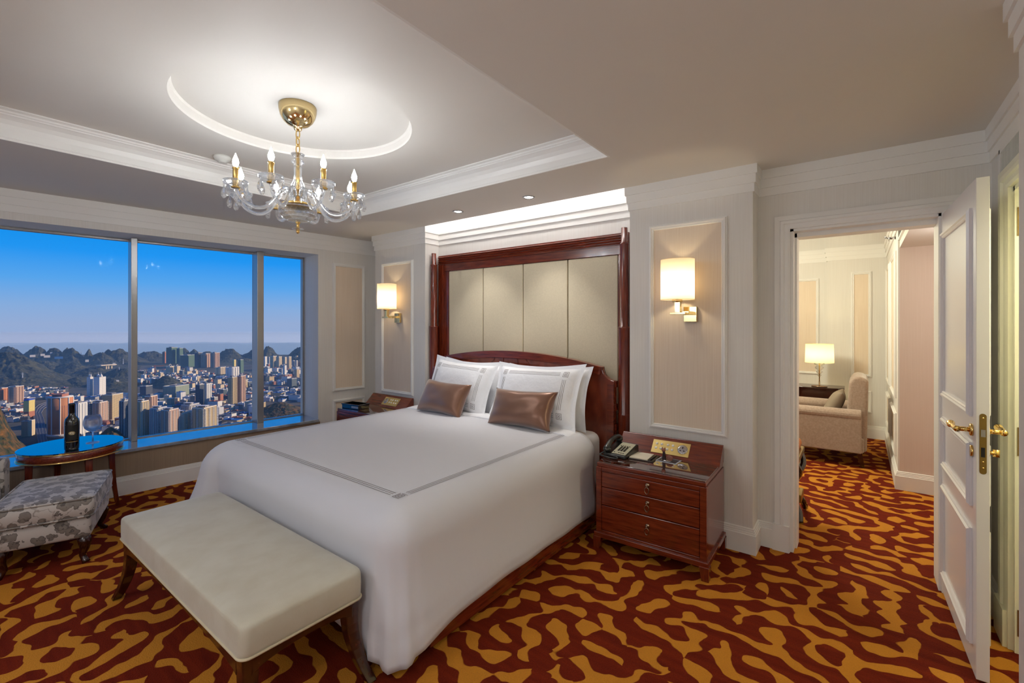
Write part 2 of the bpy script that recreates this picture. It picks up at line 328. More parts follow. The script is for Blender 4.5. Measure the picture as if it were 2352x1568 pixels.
def copy_tree(o,parent=None):
    c=o.copy(); COL.objects.link(c)
    if parent is not None: c.parent=parent
    for ch in list(o.children): copy_tree(ch,c)
    return c
def sm(m): m.smooth=True; return m
def spline(pts,n):
    """catmull-rom through points"""
    P=[Vector(p) for p in pts]; P=[2*P[0]-P[1]]+P+[2*P[-1]-P[-2]]; out=[]
    for k in range(1,len(P)-2):
        for i in range(n):
            t=i/n; a,b,c,d=P[k-1:k+3]
            out.append(.5*((2*b)+(c-a)*t+(2*a-5*b+4*c-d)*t*t+(3*b-a-3*c+d)*t*t*t))
    out.append(P[-2]); return out
def rrect(hx,hy,r,n=5):
    out=[]
    for cx,cy,a0 in ((hx-r,hy-r,0),(-hx+r,hy-r,90),(-hx+r,-hy+r,180),(hx-r,-hy+r,270)):
        for i in range(n+1):
            a=R(a0+90*i/n); out.append((cx+r*math.cos(a),cy+r*math.sin(a)))
    return out

# ================================================================= ROOM SHELL
W0=(-5.10,1.631); WA=R(5.44); WDX,WDY=math.sin(WA),math.cos(WA); WN=(WDY,-WDX)
def wp(s,n=0): return (W0[0]+WDX*s+WN[0]*n, W0[1]+WDY*s+WN[1]*n)
def wy(y): return (y-W0[1])/WDY                     # wall parameter at a given y
def wbox(mb,s0,s1,n0,n1,z0,z1): return mb.prism([wp(s0,n0),wp(s1,n0),wp(s1,n1),wp(s0,n1)],z0,z1)
CEIL=2.535; SB=-3.1; SE=2.05
m=MB().box(-6.2,-1.8,-.25,1.7,8.2,0); struct(m.obj('floor','carpet'))
HEAD=2.303; SILL=.40; JAMB=1.215
m=MB(); wbox(m,SB,SE,-.45,0,0,SILL-.03); wbox(m,SB,SE,-.45,0,HEAD,2.95); wbox(m,JAMB,SE,-.45,0,SILL-.03,HEAD)
struct(m.obj('wall_left',['wall_paper']))
# sheet under the sill, a hair proud, with backlit shade mixed into its colour
m=MB(); wbox(m,SB,JAMB+.02,0,.004,.15,SILL-.03); struct(m.obj('trim_1',['shade_tinted_paper']))
# window: frame, mullions, panes, stone sill
GL=.40
w=bpy.data.objects.new('window_1',None); COL.objects.link(w); struct(w)
m=MB(); wbox(m,SB,JAMB,-GL-.04,-GL+.02,SILL,SILL+.008); wbox(m,SB,JAMB,-GL-.04,-GL+.02,HEAD-.02,HEAD)
wbox(m,JAMB-.02,JAMB,-GL-.04,-GL+.02,SILL,HEAD); m.obj('window_frame','aluminium',w)
MUL=[-2.05,-.62,.475]
def mull_s(px):      # where a sight line meets the mullion front plane
    a=(px-1176)/F; r=(FW[0]+RT[0]*a,FW[1]+RT[1]*a); p0=wp(0,-.26); d=(WDX,WDY)
    det=r[0]*(-d[1])+d[0]*r[1]; t=(p0[0]*(-d[1])+d[0]*p0[1])/det
    return (r[0]*t-p0[0])*d[0]+(r[1]*t-p0[1])*d[1]
MS=[(mull_s(301),mull_s(316)),(mull_s(591),mull_s(606))]
MS.insert(0,(MS[0][0]-1.25,MS[0][1]-1.25))
for a,b in MS:
    m=MB(); wbox(m,a,b,-GL-.03,-.26,SILL,HEAD); m.obj('mullion','aluminium',w,bev=.004)
edges=[SB]+[x for ab in MS for x in ab]+[JAMB-.02]
for i in range(0,len(edges),2):
    m=MB(); wbox(m,edges[i],edges[i+1],-GL-.006,-GL,SILL+.008,HEAD-.02); m.obj('pane','pane_glass',w)
m=MB(); wbox(m,SB,JAMB+.0,-.45,.03,SILL-.03,SILL); struct(m.obj('trim_2','stone_sill',bev=.004))
# back wall: piers, bed recess, door wall
PY=3.32; RY=3.52
m=MB(); m.box(-4.57,PY,0,-3.70,3.9,2.95); m.box(-5.6,3.58,0,-4.57,3.9,2.95); m.box(-3.70,RY,0,-1.40,3.9,2.95); m.box(-1.40,PY,0,-.557,3.9,2.95)
struct(m.obj('wall_back','wall_paper'))
DY=3.5; DX0,DX1,DH=-.366,.362,2.122
m=MB(); m.box(-.557,DY,0,DX0,3.7,2.95); m.box(DX1,DY,0,.80,3.7,2.95); m.box(DX0,DY,DH,DX1,3.7,2.95)
struct(m.obj('wall_door_side','wall_paper'))
RX=.56
m=MB(); m.box(RX,3.065,0,.80,DY,2.95); m.box(RX,2.115,0,.80,2.20,2.95); m.box(RX,2.20,2.13,.80,3.065,2.95); m.box(.398,-1.6,0,.80,2.115,2.95)
struct(m.obj('wall_right','wall_paper'))
m=MB(); m.box(-6.1,-1.8,0,.8,-1.5,2.95); struct(m.obj('wall_front','wall_paper'))
# small space behind the right-hand doorway
m=MB(); m.box(1.5,1.9,0,1.6,3.5,2.95); m.box(.8,1.8,0,1.6,1.9,2.95); m.box(.8,3.40,0,1.6,3.5,2.95)
struct(m.obj('wall_closet','cream_paint'))
# ceiling: soffit with square tray, round recess and a lamp slot over the bed head
TX0,TX1,TY0,TY1=-3.84,-1.232,.03,2.622; TZ=2.70; DC=(-2.62,1.39); DR=.635; DZ=2.76
m=MB()
m.box(-6.0,-1.6,CEIL,TX0,PY-.03,2.95); m.box(TX1,-1.6,CEIL,.80,PY-.03,2.95); m.box(TX0,-1.6,CEIL,TX1,TY0,2.95); m.box(TX0,TY1,CEIL,TX1,PY-.03,2.95)
m.box(-6.0,PY-.03,CEIL,-3.703,PY+.02,2.94); m.box(-6.0,PY+.02,CEIL,-4.56,3.59,2.94); m.box(-1.397,PY-.03,CEIL,.8,PY+.02,2.94); m.box(-.56,PY+.02,CEIL,.79,3.55,2.94); m.box(.8,1.8,2.6,1.6,3.6,2.95)
m.box(-3.72,PY-.05,2.88,-1.38,RY+.02,2.95)
N=96; ring=[];sq=[]
for i in range(N):
    a=2*PI*i/N; c,s=math.cos(a),math.sin(a); ring.append((DC[0]+DR*c,DC[1]+DR*s))
    t=min(((TX1-DC[0])/c if c>1e-6 else (TX0-DC[0])/c if c<-1e-6 else 9),((TY1-DC[1])/s if s>1e-6 else (TY0-DC[1])/s if s<-1e-6 else 9))
    sq.append((DC[0]+t*c,DC[1]+t*s))
# snap perimeter points to the corners of the tray
for cx in (TX0,TX1):
    for cy in (TY0,TY1):
        k=min(range(N),key=lambda i:(sq[i][0]-cx)**2+(sq[i][1]-cy)**2); sq[k]=(cx,cy)
vs=[(x,y,TZ) for x,y in sq]+[(x,y,TZ) for x,y in ring]
m.add(vs,[(i,(i+1)%N,N+(i+1)%N,N+i) for i in range(N)])
prof=[(DR,TZ),(DR-.004,TZ+.012),(DR-.006,DZ-.01),(DR-.016,DZ)]
vs=[(DC[0]+r*math.cos(2*PI*i/N),DC[1]+r*math.sin(2*PI*i/N),z) for r,z in prof for i in range(N)]
m.add(vs,[(k*N+i,k*N+(i+1)%N,(k+1)*N+(i+1)%N,(k+1)*N+i) for k in range(3) for i in range(N)]+[tuple(3*N+i for i in range(N))])
m.box(TX0,TY0,2.82,TX1,TY1,2.95)
struct(m.obj('ceiling','plaster'))
# cove moulding around the inside of the tray (travel with the tray interior on the right)
cv=[(0,CEIL),(.012,CEIL),(.012,CEIL+.014),(.004,CEIL+.02),(.006,CEIL+.06),(.014,CEIL+.09),(.030,CEIL+.112),(.052,CEIL+.128),(.058,CEIL+.130),(.058,CEIL+.138),(.066,CEIL+.142),(.066,CEIL+.152),(.084,CEIL+.158),(.084,TZ),(0,TZ)]
m=MB().sweep([(TX0,TY0),(TX0,TY1),(TX1,TY1),(TX1,TY0)],cv,True); struct(m.obj('trim_3','white_trim'))
# crown and skirting along the walls
CR=[(0,2.362),(.010,2.362),(.010,2.417),(.020,2.417),(.020,2.475),(.030,2.475),(.030,CEIL),(0,CEIL)]
BB=[(0,0),(.022,0),(.022,.124),(.017,.127),(.017,.136),(.013,.139),(.013,.148),(.009,.151),(.009,.160),(0,.165)]
def crown(name,path): struct(MB().sweep(path,CR).obj(name,'white_trim'))
def skirt(name,path): struct(MB().sweep(path,BB).obj(name,'white_trim'))
crown('trim_4',[wp(SB),wp(wy(3.58))])
crown('trim_5',[(-4.57,3.6),(-4.57,PY),(-3.70,PY),(-3.70,RY),(-1.40,RY),(-1.40,PY),(-.557,PY),(-.557,DY),(RX,DY),(RX,2.115),(.398,2.115),(.398,-1.5)])
skirt('baseboard_left',[wp(SB),wp(wy(3.58))])
skirt('baseboard_back',[(-4.57,3.6),(-4.57,PY),(-3.70,PY),(-3.70,RY),(-1.40,RY),(-1.40,PY),(-.557,PY),(-.557,DY),(-.462,DY)])
skirt('baseboard_right',[(RX,DY),(RX,3.27)])
# papered wall panels in moulded white frames
FP=[(0,0),(.036,0),(.036,.010),(.030,.016),(.024,.014),(.018,.022),(.010,.022),(.004,.012),(0,.012)]
tn=[6]
def panel(o,u,w0,w1,z0,z1,paper='beige_paper',inner=True,fr='white_trim'):
    """o = plan origin, u = unit plan direction, outward normal is to the right of u"""
    n=(u[1],-u[0]); m=MB(); c=[(w0,z0),(w0,z1),(w1,z1),(w1,z0)]; M=len(FP); vs=[];fs=[]
    sg=[(1,1),(1,-1),(-1,-1),(-1,1)]
    for (a,z),(sa,sz) in zip(c,sg):
        for d,h in FP: vs.append((o[0]+u[0]*(a+sa*d)+n[0]*h,o[1]+u[1]*(a+sa*d)+n[1]*h,z+sz*d))
    for k in range(4):
        k2=(k+1)%4
        for i in range(M):
            j=(i+1)%M; fs.append((k*M+i,k2*M+i,k2*M+j,k*M+j))
    f=struct(m.add(vs,fs).obj('trim_%d'%tn[0],fr)); tn[0]+=1
    if inner:
        p=MB(); q=[(w0+.03,0),(w1-.03,0),(w1-.03,.004),(w0+.03,.004)]
        p.prism([(o[0]+u[0]*a+n[0]*h,o[1]+u[1]*a+n[1]*h) for a,h in q],z0+.03,z1-.03).obj('wallpaper_panel',paper,f)
panel((0,PY),(1,0),-1.245,-.71,.735,2.223)
panel((0,PY),(1,0),-4.437,-3.886,.711,2.203)
panel(wp(0),(WDX,WDY),1.385,1.80,.697,2.222)
panel(wp(0),(WDX,WDY),1.385,1.80,.22,.60)
# door casing in the back wall
CS=[(-.0,0),(.0,.018),(.012,.022),(.030,.022),(.036,.030),(.052,.030),(.058,.022),(.088,.018),(.088,0)]
def casing(name,x0,x1,h,y,mt='white_trim',parent=None):
    m=MB(); vs=[];fs=[];M=len(CS)
    for (x,z),(sx,sz) in zip([(x0,0),(x0,h),(x1,h),(x1,0)],[(-1,0),(-1,1),(1,1),(1,0)]):
        for d,t in CS: vs.append((x+sx*d,y-t,z+sz*d))
    for k in range(3):
        for i in range(M):
            j=(i+1)%M; fs.append((k*M+i,(k+1)*M+i,(k+1)*M+j,k*M+j))
    return m.add(vs,fs)
d1=bpy.data.objects.new('door_1',None); COL.objects.link(d1); struct(d1)
m=casing('c',DX0,DX1,DH,DY); m.box(DX0-.10,DY-.032,0,DX0-.004,DY,.172); m.obj('casing','white_trim',d1)
m=MB(); m.box(DX0-.001,DY,0,DX0+.018,3.70,DH); m.box(DX1-.012,DY,0,DX1+.001,3.70,DH); m.box(DX0,DY,DH-.016,DX1,3.70,DH+.001)
m.box(DX0+.018,3.58,0,DX0+.030,3.70,DH-.018); m.box(DX0+.018,3.58,DH-.045,DX1-.012,3.70,DH-.016); m.obj('jamb','white_trim',d1)
# door leaf standing open into the bedroom
leaf=bpy.data.objects.new('leaf',None)
DW,DT,DHT=.795,.041,2.100
leaf_m=MB().box(-DT/2,-DW,.012,DT/2,0,.012+DHT)
lf=leaf_m.obj('leaf','white_door',d1,bev=.002,loc=(.384,3.495,0),rot=(0,0,R(1.6)))
def leafpanel(y0,y1,z0,z1,side):
    m=MB(); M=len(FP); vs=[];fs=[]
    for (a,z),(sa,sz) in zip([(y0,z0),(y0,z1),(y1,z1),(y1,z0)],[(1,1),(1,-1),(-1,-1),(-1,1)]):
        for dd,h in FP: vs.append((side*(DT/2+h*.8),a+sa*dd,z+sz*dd))
    for k in range(4):
        for i in range(M):
            j=(i+1)%M; fs.append((k*M+i,((k+1)%4)*M+i,((k+1)%4)*M+j,k*M+j))
    m.add(vs,fs).obj('panel_moulding','white_door',lf)
for s in (-1,1):
    for z0,z1 in ((1.10,2.0),(.715,.99),(.12,.62)): leafpanel(-DW+.07,-.06,z0,z1,s)
m=sm(MB())
HY=-DW+.062
for s in (-1,1):
    q=[(s*(DT/2),HY,1.045),(s*(DT/2+.008),HY,1.045)]
    h=sm(MB()); h.tube([(s*(DT/2-.002),HY,1.045),(s*(DT/2+.008),HY,1.045),(s*(DT/2+.010),HY,1.045)],[.026,.026,.020],20)
    h.tube([(s*(DT/2),HY,1.045),(s*(DT/2+.05),HY,1.045)],.010,14)
    pts=spline([(s*(DT/2+.05),HY-.012,1.045),(s*(DT/2+.054),HY+.01,1.046),(s*(DT/2+.056),HY+.04,1.05),(s*(DT/2+.056),HY+.08,1.046),(s*(DT/2+.054),HY+.11,1.055)],5)
    n=len(pts); h.tube(pts,[.013-.004*math.sin(PI*i/n)+(.004 if i>n*.7 else 0)-(.008 if i>n-3 else 0) for i in range(n)],14)
    h.obj('door_handle','brass',lf)
    k=sm(MB()); k.tube([(s*(DT/2-.002),HY,.955),(s*(DT/2+.008),HY,.955),(s*(DT/2+.009),HY,.955)],[.024,.024,.018],20)
    if s>0: k.tube([(s*(DT/2),HY,.955),(s*(DT/2+.03),HY,.955)],.008,10); k.prism_x([(HY-.006,.94),(HY+.006,.94),(HY+.006,.97),(HY-.006,.97)],DT/2+.02,DT/2+.04)
    k.obj('lock_escutcheon','brass',lf)
m=MB(); m.T=None
pl=[(.011*math.cos(R(a)),1.115+.0*a+.011*math.sin(R(a))) for a in range(0,181,20)]+[(.011*math.cos(R(a)),.885+.011*math.sin(R(a))) for a in range(180,361,20)]
m.prism_y(pl,-DW-.0015,-DW+.01); lp=m.obj('lock_plate','old_brass',lf)
MB().box(-.007,-DW-.006,1.03,.007,-DW,1.06).obj('latch','chrome',lp); MB().box(-.006,-DW-.0022,.945,.006,-DW,.985).obj('bolt_slot','dark_gap',lp)
m=sm(MB())
for z in (1.108,.90,.925): m.tube([(0,-DW-.003,z),(0,-DW,z)],.0035,8)
m.obj('screws','brass',lp)
# right-hand doorway
d2=bpy.data.objects.new('door_2',None); COL.objects.link(d2); struct(d2)
m=MB(); M=len(CS)
vs=[];fs=[]
for (y,z),(sy,sz) in zip([(3.065,0),(3.065,2.13),(2.20,2.13),(2.20,0)],[(1,0),(1,1),(-1,1),(-1,0)]):
    for d,t in CS: vs.append((RX-t,y+sy*d*2.2,z+sz*d*1.2))
for k in range(3):
    for i in range(M):
        j=(i+1)%M; fs.append((k*M+i,(k+1)*M+i,(k+1)*M+j,k*M+j))
m.add(vs,fs); m.box(RX-.034,3.075,0,RX,3.25,.17); m.obj('casing','cream_paint',d2)
m=MB(); m.box(RX,3.045,0,.80,3.066,2.13); m.box(RX,2.199,0,.80,2.22,2.13); m.box(RX,2.2,2.11,.80,3.065,2.131); m.obj('jamb','cream_paint',d2)
for z0,z1 in ((1.90,2.03),(.90,1.03),(.08,.20)):
    m=MB(); m.box(RX+.008,3.0425,z0,RX+.052,3.0452,z1); h=m.obj('hinge','old_brass',d2)
    m=sm(MB())
    for i in range(4): m.tube([(RX+.02+.014*(i%2),3.041,z0+.02+.03*i),(RX+.02+.014*(i%2),3.043,z0+.02+.03*i)],.0045,8)
    m.obj('screws','antique_metal',h)
m=MB(); m.box(.80,3.0,.01,1.42,3.04,2.09); m.obj('leaf','cream_paint',d2,bev=.002)
# grille over the right-hand doorway
v=thing('air_vent','long white slatted air vent above the right-hand door frame','vent',(RX,2.73,2.252))
m=MB(); 
for a in ((-.5,-.085,.535,-.065),(-.5,.085,.535,.105),): m.box(-.014,a[0],a[1],0,a[2],a[3])
m.box(-.014,.515,-.085,0,.535,.105); m.box(-.014,-.5,-.085,0,-.48,.105); m.obj('frame','white_trim',v)
MB().box(-.002,-.48,-.065,0,.515,.085).obj('backing','vent_dark',v)
m=MB()
for i in range(70): m.box(-.011,-.475+.014*i,-.065,-.002,-.470+.014*i,.085)
m.obj('slats','plastic_white',v)
# ---- lounge seen through the doorway
LZ=2.72; LX=.285
m=MB(); m.box(LX,5.43,0,1.6,8.1,2.95); struct(m.obj('wall_lounge_right','pink_paper'))
m=MB().box(LX-.012,5.43,.0,LX,7.72,2.36); struct(m.obj('trim_40','wall_paper'))
m=MB(); m.box(-3.4,7.72,0,-.36,8.1,2.95); m.box(-.36,7.62,0,LX,8.1,2.95); struct(m.obj('wall_lounge_back','wall_paper'))
m=MB(); m.box(-3.4,3.7,0,-3.2,7.8,2.95); m.box(-3.4,3.7,0,-.557,3.9,2.95); struct(m.obj('wall_lounge_left','wall_paper'))
m=MB(); m.box(1.3,3.5,0,1.6,5.5,2.95); struct(m.obj('wall_lounge_passage','pink_paper'))
m=MB(); m.box(-3.4,3.7,LZ,LX,8.0,2.95); m.box(LX,3.7,2.19,1.6,5.44,2.95); struct(m.obj('ceiling_lounge','plaster'))
crown('trim_41',[(-3.2,3.9),(-3.2,7.72),(-.36,7.72),(-.36,7.62),(LX-.012,7.62),(LX-.012,5.43)])
skirt('baseboard_lounge',[(-3.2,7.72),(-.36,7.72),(-.36,7.62),(LX-.012,7.62),(LX-.012,5.43),(1.3,5.43)])
tn[0]=42
panel((0,7.72),(1,0),-1.35,-.46,.79,2.14); panel((0,7.62),(1,0),-.10,.12,.80,2.19); panel((0,7.62),(1,0),-.10,.12,.33,.62)
panel((LX-.012,0),(0,-1),-7.4,-6.7,.80,2.19); panel((LX-.012,0),(0,-1),-7.4,-6.7,.26,.66); panel((LX-.012,0),(0,-1),-6.4,-5.6,.80,2.19); panel((LX-.012,0),(0,-1),-6.4,-5.6,.26,.66)
v=thing('air_vent','white return air vent on the bulkhead beyond the doorway','vent',(LX,4.75,2.34))
m=MB(); m.box(-.015,-.62,-.09,0,.62,-.07); m.box(-.015,-.62,.09,0,.62,.11); m.box(-.015,.6,-.09,0,.62,.11); m.box(-.015,-.62,-.09,0,-.6,.11); m.obj('frame','white_trim',v)
MB().box(-.003,-.6,-.07,0,.6,.09).obj('backing','vent_dark',v)
m=sm(MB()); m.tube([(0,0,0),(-.05,0,0)],.012,10); m.tube([(-.05,0,0),(-.055,0,0)],.03,14); m.tube([(-.05,-.03,0),(-.08,-.03,.012),(-.085,0,.014),(-.08,.03,.012),(-.05,.03,0)],.005,6)
tag(m.obj('sprinkler_head','chrome',loc=(LX-.012,5.75,2.33)),'small chrome sprinkler head on the far lounge wall near the ceiling','sprinkler')

# ================================================================= FURNITURE
def at(b):
    m=MB(); m.T=Matrix.Translation(Vector((-b[0],-b[1],-b[2]))); return m
# ---- bed frame with arched headboard
BX=-2.565; B0=(BX,2.35,0)
bed=thing('bed','wide mahogany bed with an arched headboard in the panelled recess','bed',B0)
def hb_top(x):
    t=(x-BX)/.925; return 1.252-.096*t*t
arch=[(BX-.925+1.85*i/24,hb_top(BX-.925+1.85*i/24)) for i in range(25)]
def notch(s):   # concave shoulder at each end
    return [(BX+s*(.925+.105-.105*math.cos(a)),1.156-.105*math.sin(a)+.0) for a in [R(15*i) for i in range(7)]]
rn=notch(1); ln=notch(-1)
outer=arch+rn[1:]+[(BX+1.03,.25),(BX-1.03,.25)]+ln[::-1][:-1]
at(B0).prism_y(outer,3.335,3.385).obj('headboard','veneer',bed,bev=.004)
band=arch
def inset(poly,d):
    out=[]
    for i,p in enumerate(poly):
        a=Vector(poly[max(i-1,0)]); b=Vector(poly[min(i+1,len(poly)-1)]); t=(b-a).normalized(); out.append((p[0]+t.y*d,p[1]-t.x*d))
    return out
ib=inset(band,.065)
m=at(B0); vs=[];fs=[]
for o,i in zip(band,ib): vs+=[(o[0],3.334,o[1]),(o[0],3.322,o[1]-.002),(i[0],3.322,i[1]),(i[0],3.336,i[1]-.006)]
for k in range(len(band)-1):
    for j in range(3): fs.append((k*4+j,k*4+4+j,k*4+5+j,k*4+1+j))
m.add(vs,fs); 
for s in (-1,1): m.box(BX+s*1.03-(.055 if s>0 else 0),3.324,.4,BX+s*1.03+(.055 if s<0 else 0),3.336,1.035)
m.obj('headboard_moulding','mahogany_x',bed)
for xa,xb in ((-.18,-.62),(-.08,-.20),(.08,.20),(.18,.62)):
    za=hb_top(BX+xa)-.07; m=at(B0); m.prism_y([(BX+xa-.006,za),(BX+xa+.006,za),(BX+xb+.006,.70),(BX+xb-.006,.70)],3.330,3.336); m.obj('veneer_inlay','mahogany_z',bed)
for s in (-1,1):
    at(B0).box(BX+s*1.003-.015,1.42,.03,BX+s*1.003+.015,3.33,.17).obj('side_rail','mahogany_y',bed,bev=.003)
    for z in (.66,.82,1.0): at(B0).box(min(BX+s*1.03,BX+s*1.04),3.35,z,max(BX+s*1.03,BX+s*1.04),3.38,z+.05).obj('bracket','mahogany_x',bed)
    for y in (1.46,3.25): at(B0).box(BX+s*.93-.04,y-.04,0,BX+s*.93+.04,y+.04,.10).obj('leg','mahogany_z',bed)
at(B0).box(BX-.988,1.41,.03,BX+.988,1.44,.17).obj('foot_rail','mahogany_x',bed,bev=.003)
MX0,MX1=-3.50,-1.63
m=sm(MB())
mt=at((BX,2.35,.2)).prism([(MX0,1.46),(MX1,1.46),(MX1,3.325),(MX0,3.325)],.2,.648).obj('mattress','sheet_fold',None,bev=.07,seg=5,loc=(BX,2.35,.2))
tag(mt,'white mattress under a fitted sheet, bare at the headboard end','mattress')
for p in mt.data.polygons: p.use_smooth=True
# ---- duvet
DX_0,DX_1,DY0,DY1,DZT=-3.445,-1.685,1.355,3.01,.695
def dz(x,y):
    u=max(-1,min(1,(x-(DX_0+DX_1)/2)/((DX_1-DX_0)/2))); v=max(0,min(1,(y-DY0)/(DY1-DY0)))
    e=(1-u*u)*(1-(1-min(1,v*1.6))**2)
    return DZT+.022*e+.004*noise.noise((x*3,y*3,0))*e
def prof_d(d,r=.15):
    q=r*PI/2
    if d<=q: return r*math.sin(d/r),r*(1-math.cos(d/r))
    e=d-q; return r+.02*e-.010*math.sin(min(1,e/.30)*PI),r+e*.998
def skirt_pt(q,n,f,H,bul,ph):
    d=f*H; o,dn=prof_d(d); o+=bul*f*f*.03
    if q[0]<-3.4 and n[0]<.01: o+=.22*bul*f**1.2
    o+=(.012 if .05<abs(n[0]*n[1]) else .003)*math.sin(ph)*f*f
    if .86<f<.93: o+=.004
    return (q[0]+n[0]*o,q[1]+n[1]*o,dz(*q)-dn)
path=[]
NS=44;NF=40;NC=12
for i in range(NS+1): path.append(((DX_0,DY1+(DY0-DY1)*i/NS),(-1,0),0))
for i in range(1,NC): a=R(180+90*i/NC); path.append(((DX_0,DY0),(math.cos(a),math.sin(a)),math.sin(PI*i/NC)))
for i in range(NF+1): path.append(((DX_0+(DX_1-DX_0)*i/NF,DY0),(0,-1),0))
for i in range(1,NC): a=R(270+90*i/NC); path.append(((DX_1,DY0),(math.cos(a),math.sin(a)),math.sin(PI*i/NC)))
for i in range(NS+1): path.append(((DX_1,DY0+(DY1-DY0)*i/NS),(1,0),0))
# smooth the corner bulge out along the sides
bul=[p[2] for p in path]
for _ in range(110): bul=[bul[0]]+[max(path[i][2],(bul[i-1]+bul[i]*2+bul[i+1])/4) for i in range(1,len(bul)-1)]+[bul[-1]]
NR=26; m=sm(MB()); DB=(BX,2.2,.6); m.T=Matrix.Translation(Vector((-DB[0],-DB[1],-DB[2])))
vs=[];K=len(path)
for j in range(NR+1):
    for k,(q,n,c) in enumerate(path):
        H=.650+.095*bul[k]
        vs.append(skirt_pt(q,n,j/NR,H,bul[k],k*1.7*(1 if c else .35)))
fs=[(j*K+k,j*K+k+1,(j+1)*K+k+1,(j+1)*K+k) for j in range(NR) for k in range(K-1)]
m.add(vs,fs)
m.add([(DX_0+(DX_1-DX_0)*i/NF,DY0+(DY1-DY0)*j/NS,dz(DX_0+(DX_1-DX_0)*i/NF,DY0+(DY1-DY0)*j/NS)) for j in range(NS+1) for i in range(NF+1)],
      [(j*(NF+1)+i,j*(NF+1)+i+1,(j+1)*(NF+1)+i+1,(j+1)*(NF+1)+i) for j in range(NS) for i in range(NF)])
def lip(x,t): a=t*PI*.5; w=.008*math.sin(x*9); return (x,DY1+.035*math.sin(a)+w*t,dz(x,DY1)-.045*(1-math.cos(a)))
m.add([lip(DX_0+(DX_1-DX_0)*i/NF,j/6) for j in range(7) for i in range(NF+1)],[(j*(NF+1)+i,j*(NF+1)+i+1,(j+1)*(NF+1)+i+1,(j+1)*(NF+1)+i) for j in range(6) for i in range(NF)])
me=m.mesh('duvet','linen'); bm=bmesh.new(); bm.from_mesh(me); bmesh.ops.remove_doubles(bm,verts=bm.verts,dist=.0004); bmesh.ops.recalc_face_normals(bm,faces=bm.faces)
for f in bm.faces: f.smooth=True
bm.to_mesh(me); bm.free()
duv=bpy.data.objects.new('duvet',me); COL.objects.link(duv); duv.location=DB
s=duv.modifiers.new('solid','SOLIDIFY'); s.thickness=.012; s.offset=-1
tag(duv,'white duvet with a triple dark line border draped over the wide bed','duvet')
# folded band of the top sheet over the duvet edge
m=sm(MB()); m.T=Matrix.Translation(Vector((-DB[0],-DB[1],-DB[2])))
def foldpt(u,v):
    x=DX_0-.05+(DX_1-DX_0+.10)*u; ex=max(0,abs(x-BX)-.86)
    y=DY1-.16+.20*v+.012*math.sin(x*5+1); z=dz(x,min(y,DY1))+.007+.006*math.sin(v*PI)-ex*ex*6-(.05*max(0,v-.8)/.2)
    return (x,y,z)
m.grid(foldpt,60,10); f=m.obj('fold_band','sheet_fold',duv); s=f.modifiers.new('solid','SOLIDIFY'); s.thickness=.01
# embroidered border
m=MB(); m.T=Matrix.Translation(Vector((-DB[0],-DB[1],-DB[2]))); LW=.0014
def strip(pts,nrm):
    vs=[];fs=[]
    for (x,y) in pts:
        for s in (-1,1):
            X=x+nrm[0]*LW*s; Y=y+nrm[1]*LW*s
            if X>DX_1-.0005: X=DX_1-.0005
            vs.append((X,Y,dz(X,Y)+.0018))
    for k in range(len(pts)-1): fs.append((2*k,2*k+1,2*k+3,2*k+2))
    m.add(vs,fs)
for k in range(3):
    o=.006+.015*k
    strip([(DX_0+.07+(DX_1-DX_0-.14)*i/50,DY0+o) for i in range(51)],(0,1))
    for x in (DX_1-o,DX_0+o): strip([(x,DY0+.07+(DY1-DY0-.24)*i/50) for i in range(51)],(1,0))
for cx in (DX_1-.024,DX_0+.024):
    cy=DY0+.024
    for h,skip in ((.026,0),(.017,1),(.008,2)):
        for (ax,ay),(bx,by) in (((-h,-h),(h,-h)),((h,-h),(h,h)),((h,h),(-h+.008*(skip<2),h)),((-h,h),(-h,-h))):
            nn=(0,1) if abs(ax-bx)>abs(ay-by) else (1,0); strip([(cx+ax,cy+ay),(cx+bx,cy+by)],nn)
m.obj('embroidered_border','embroidery',duv)
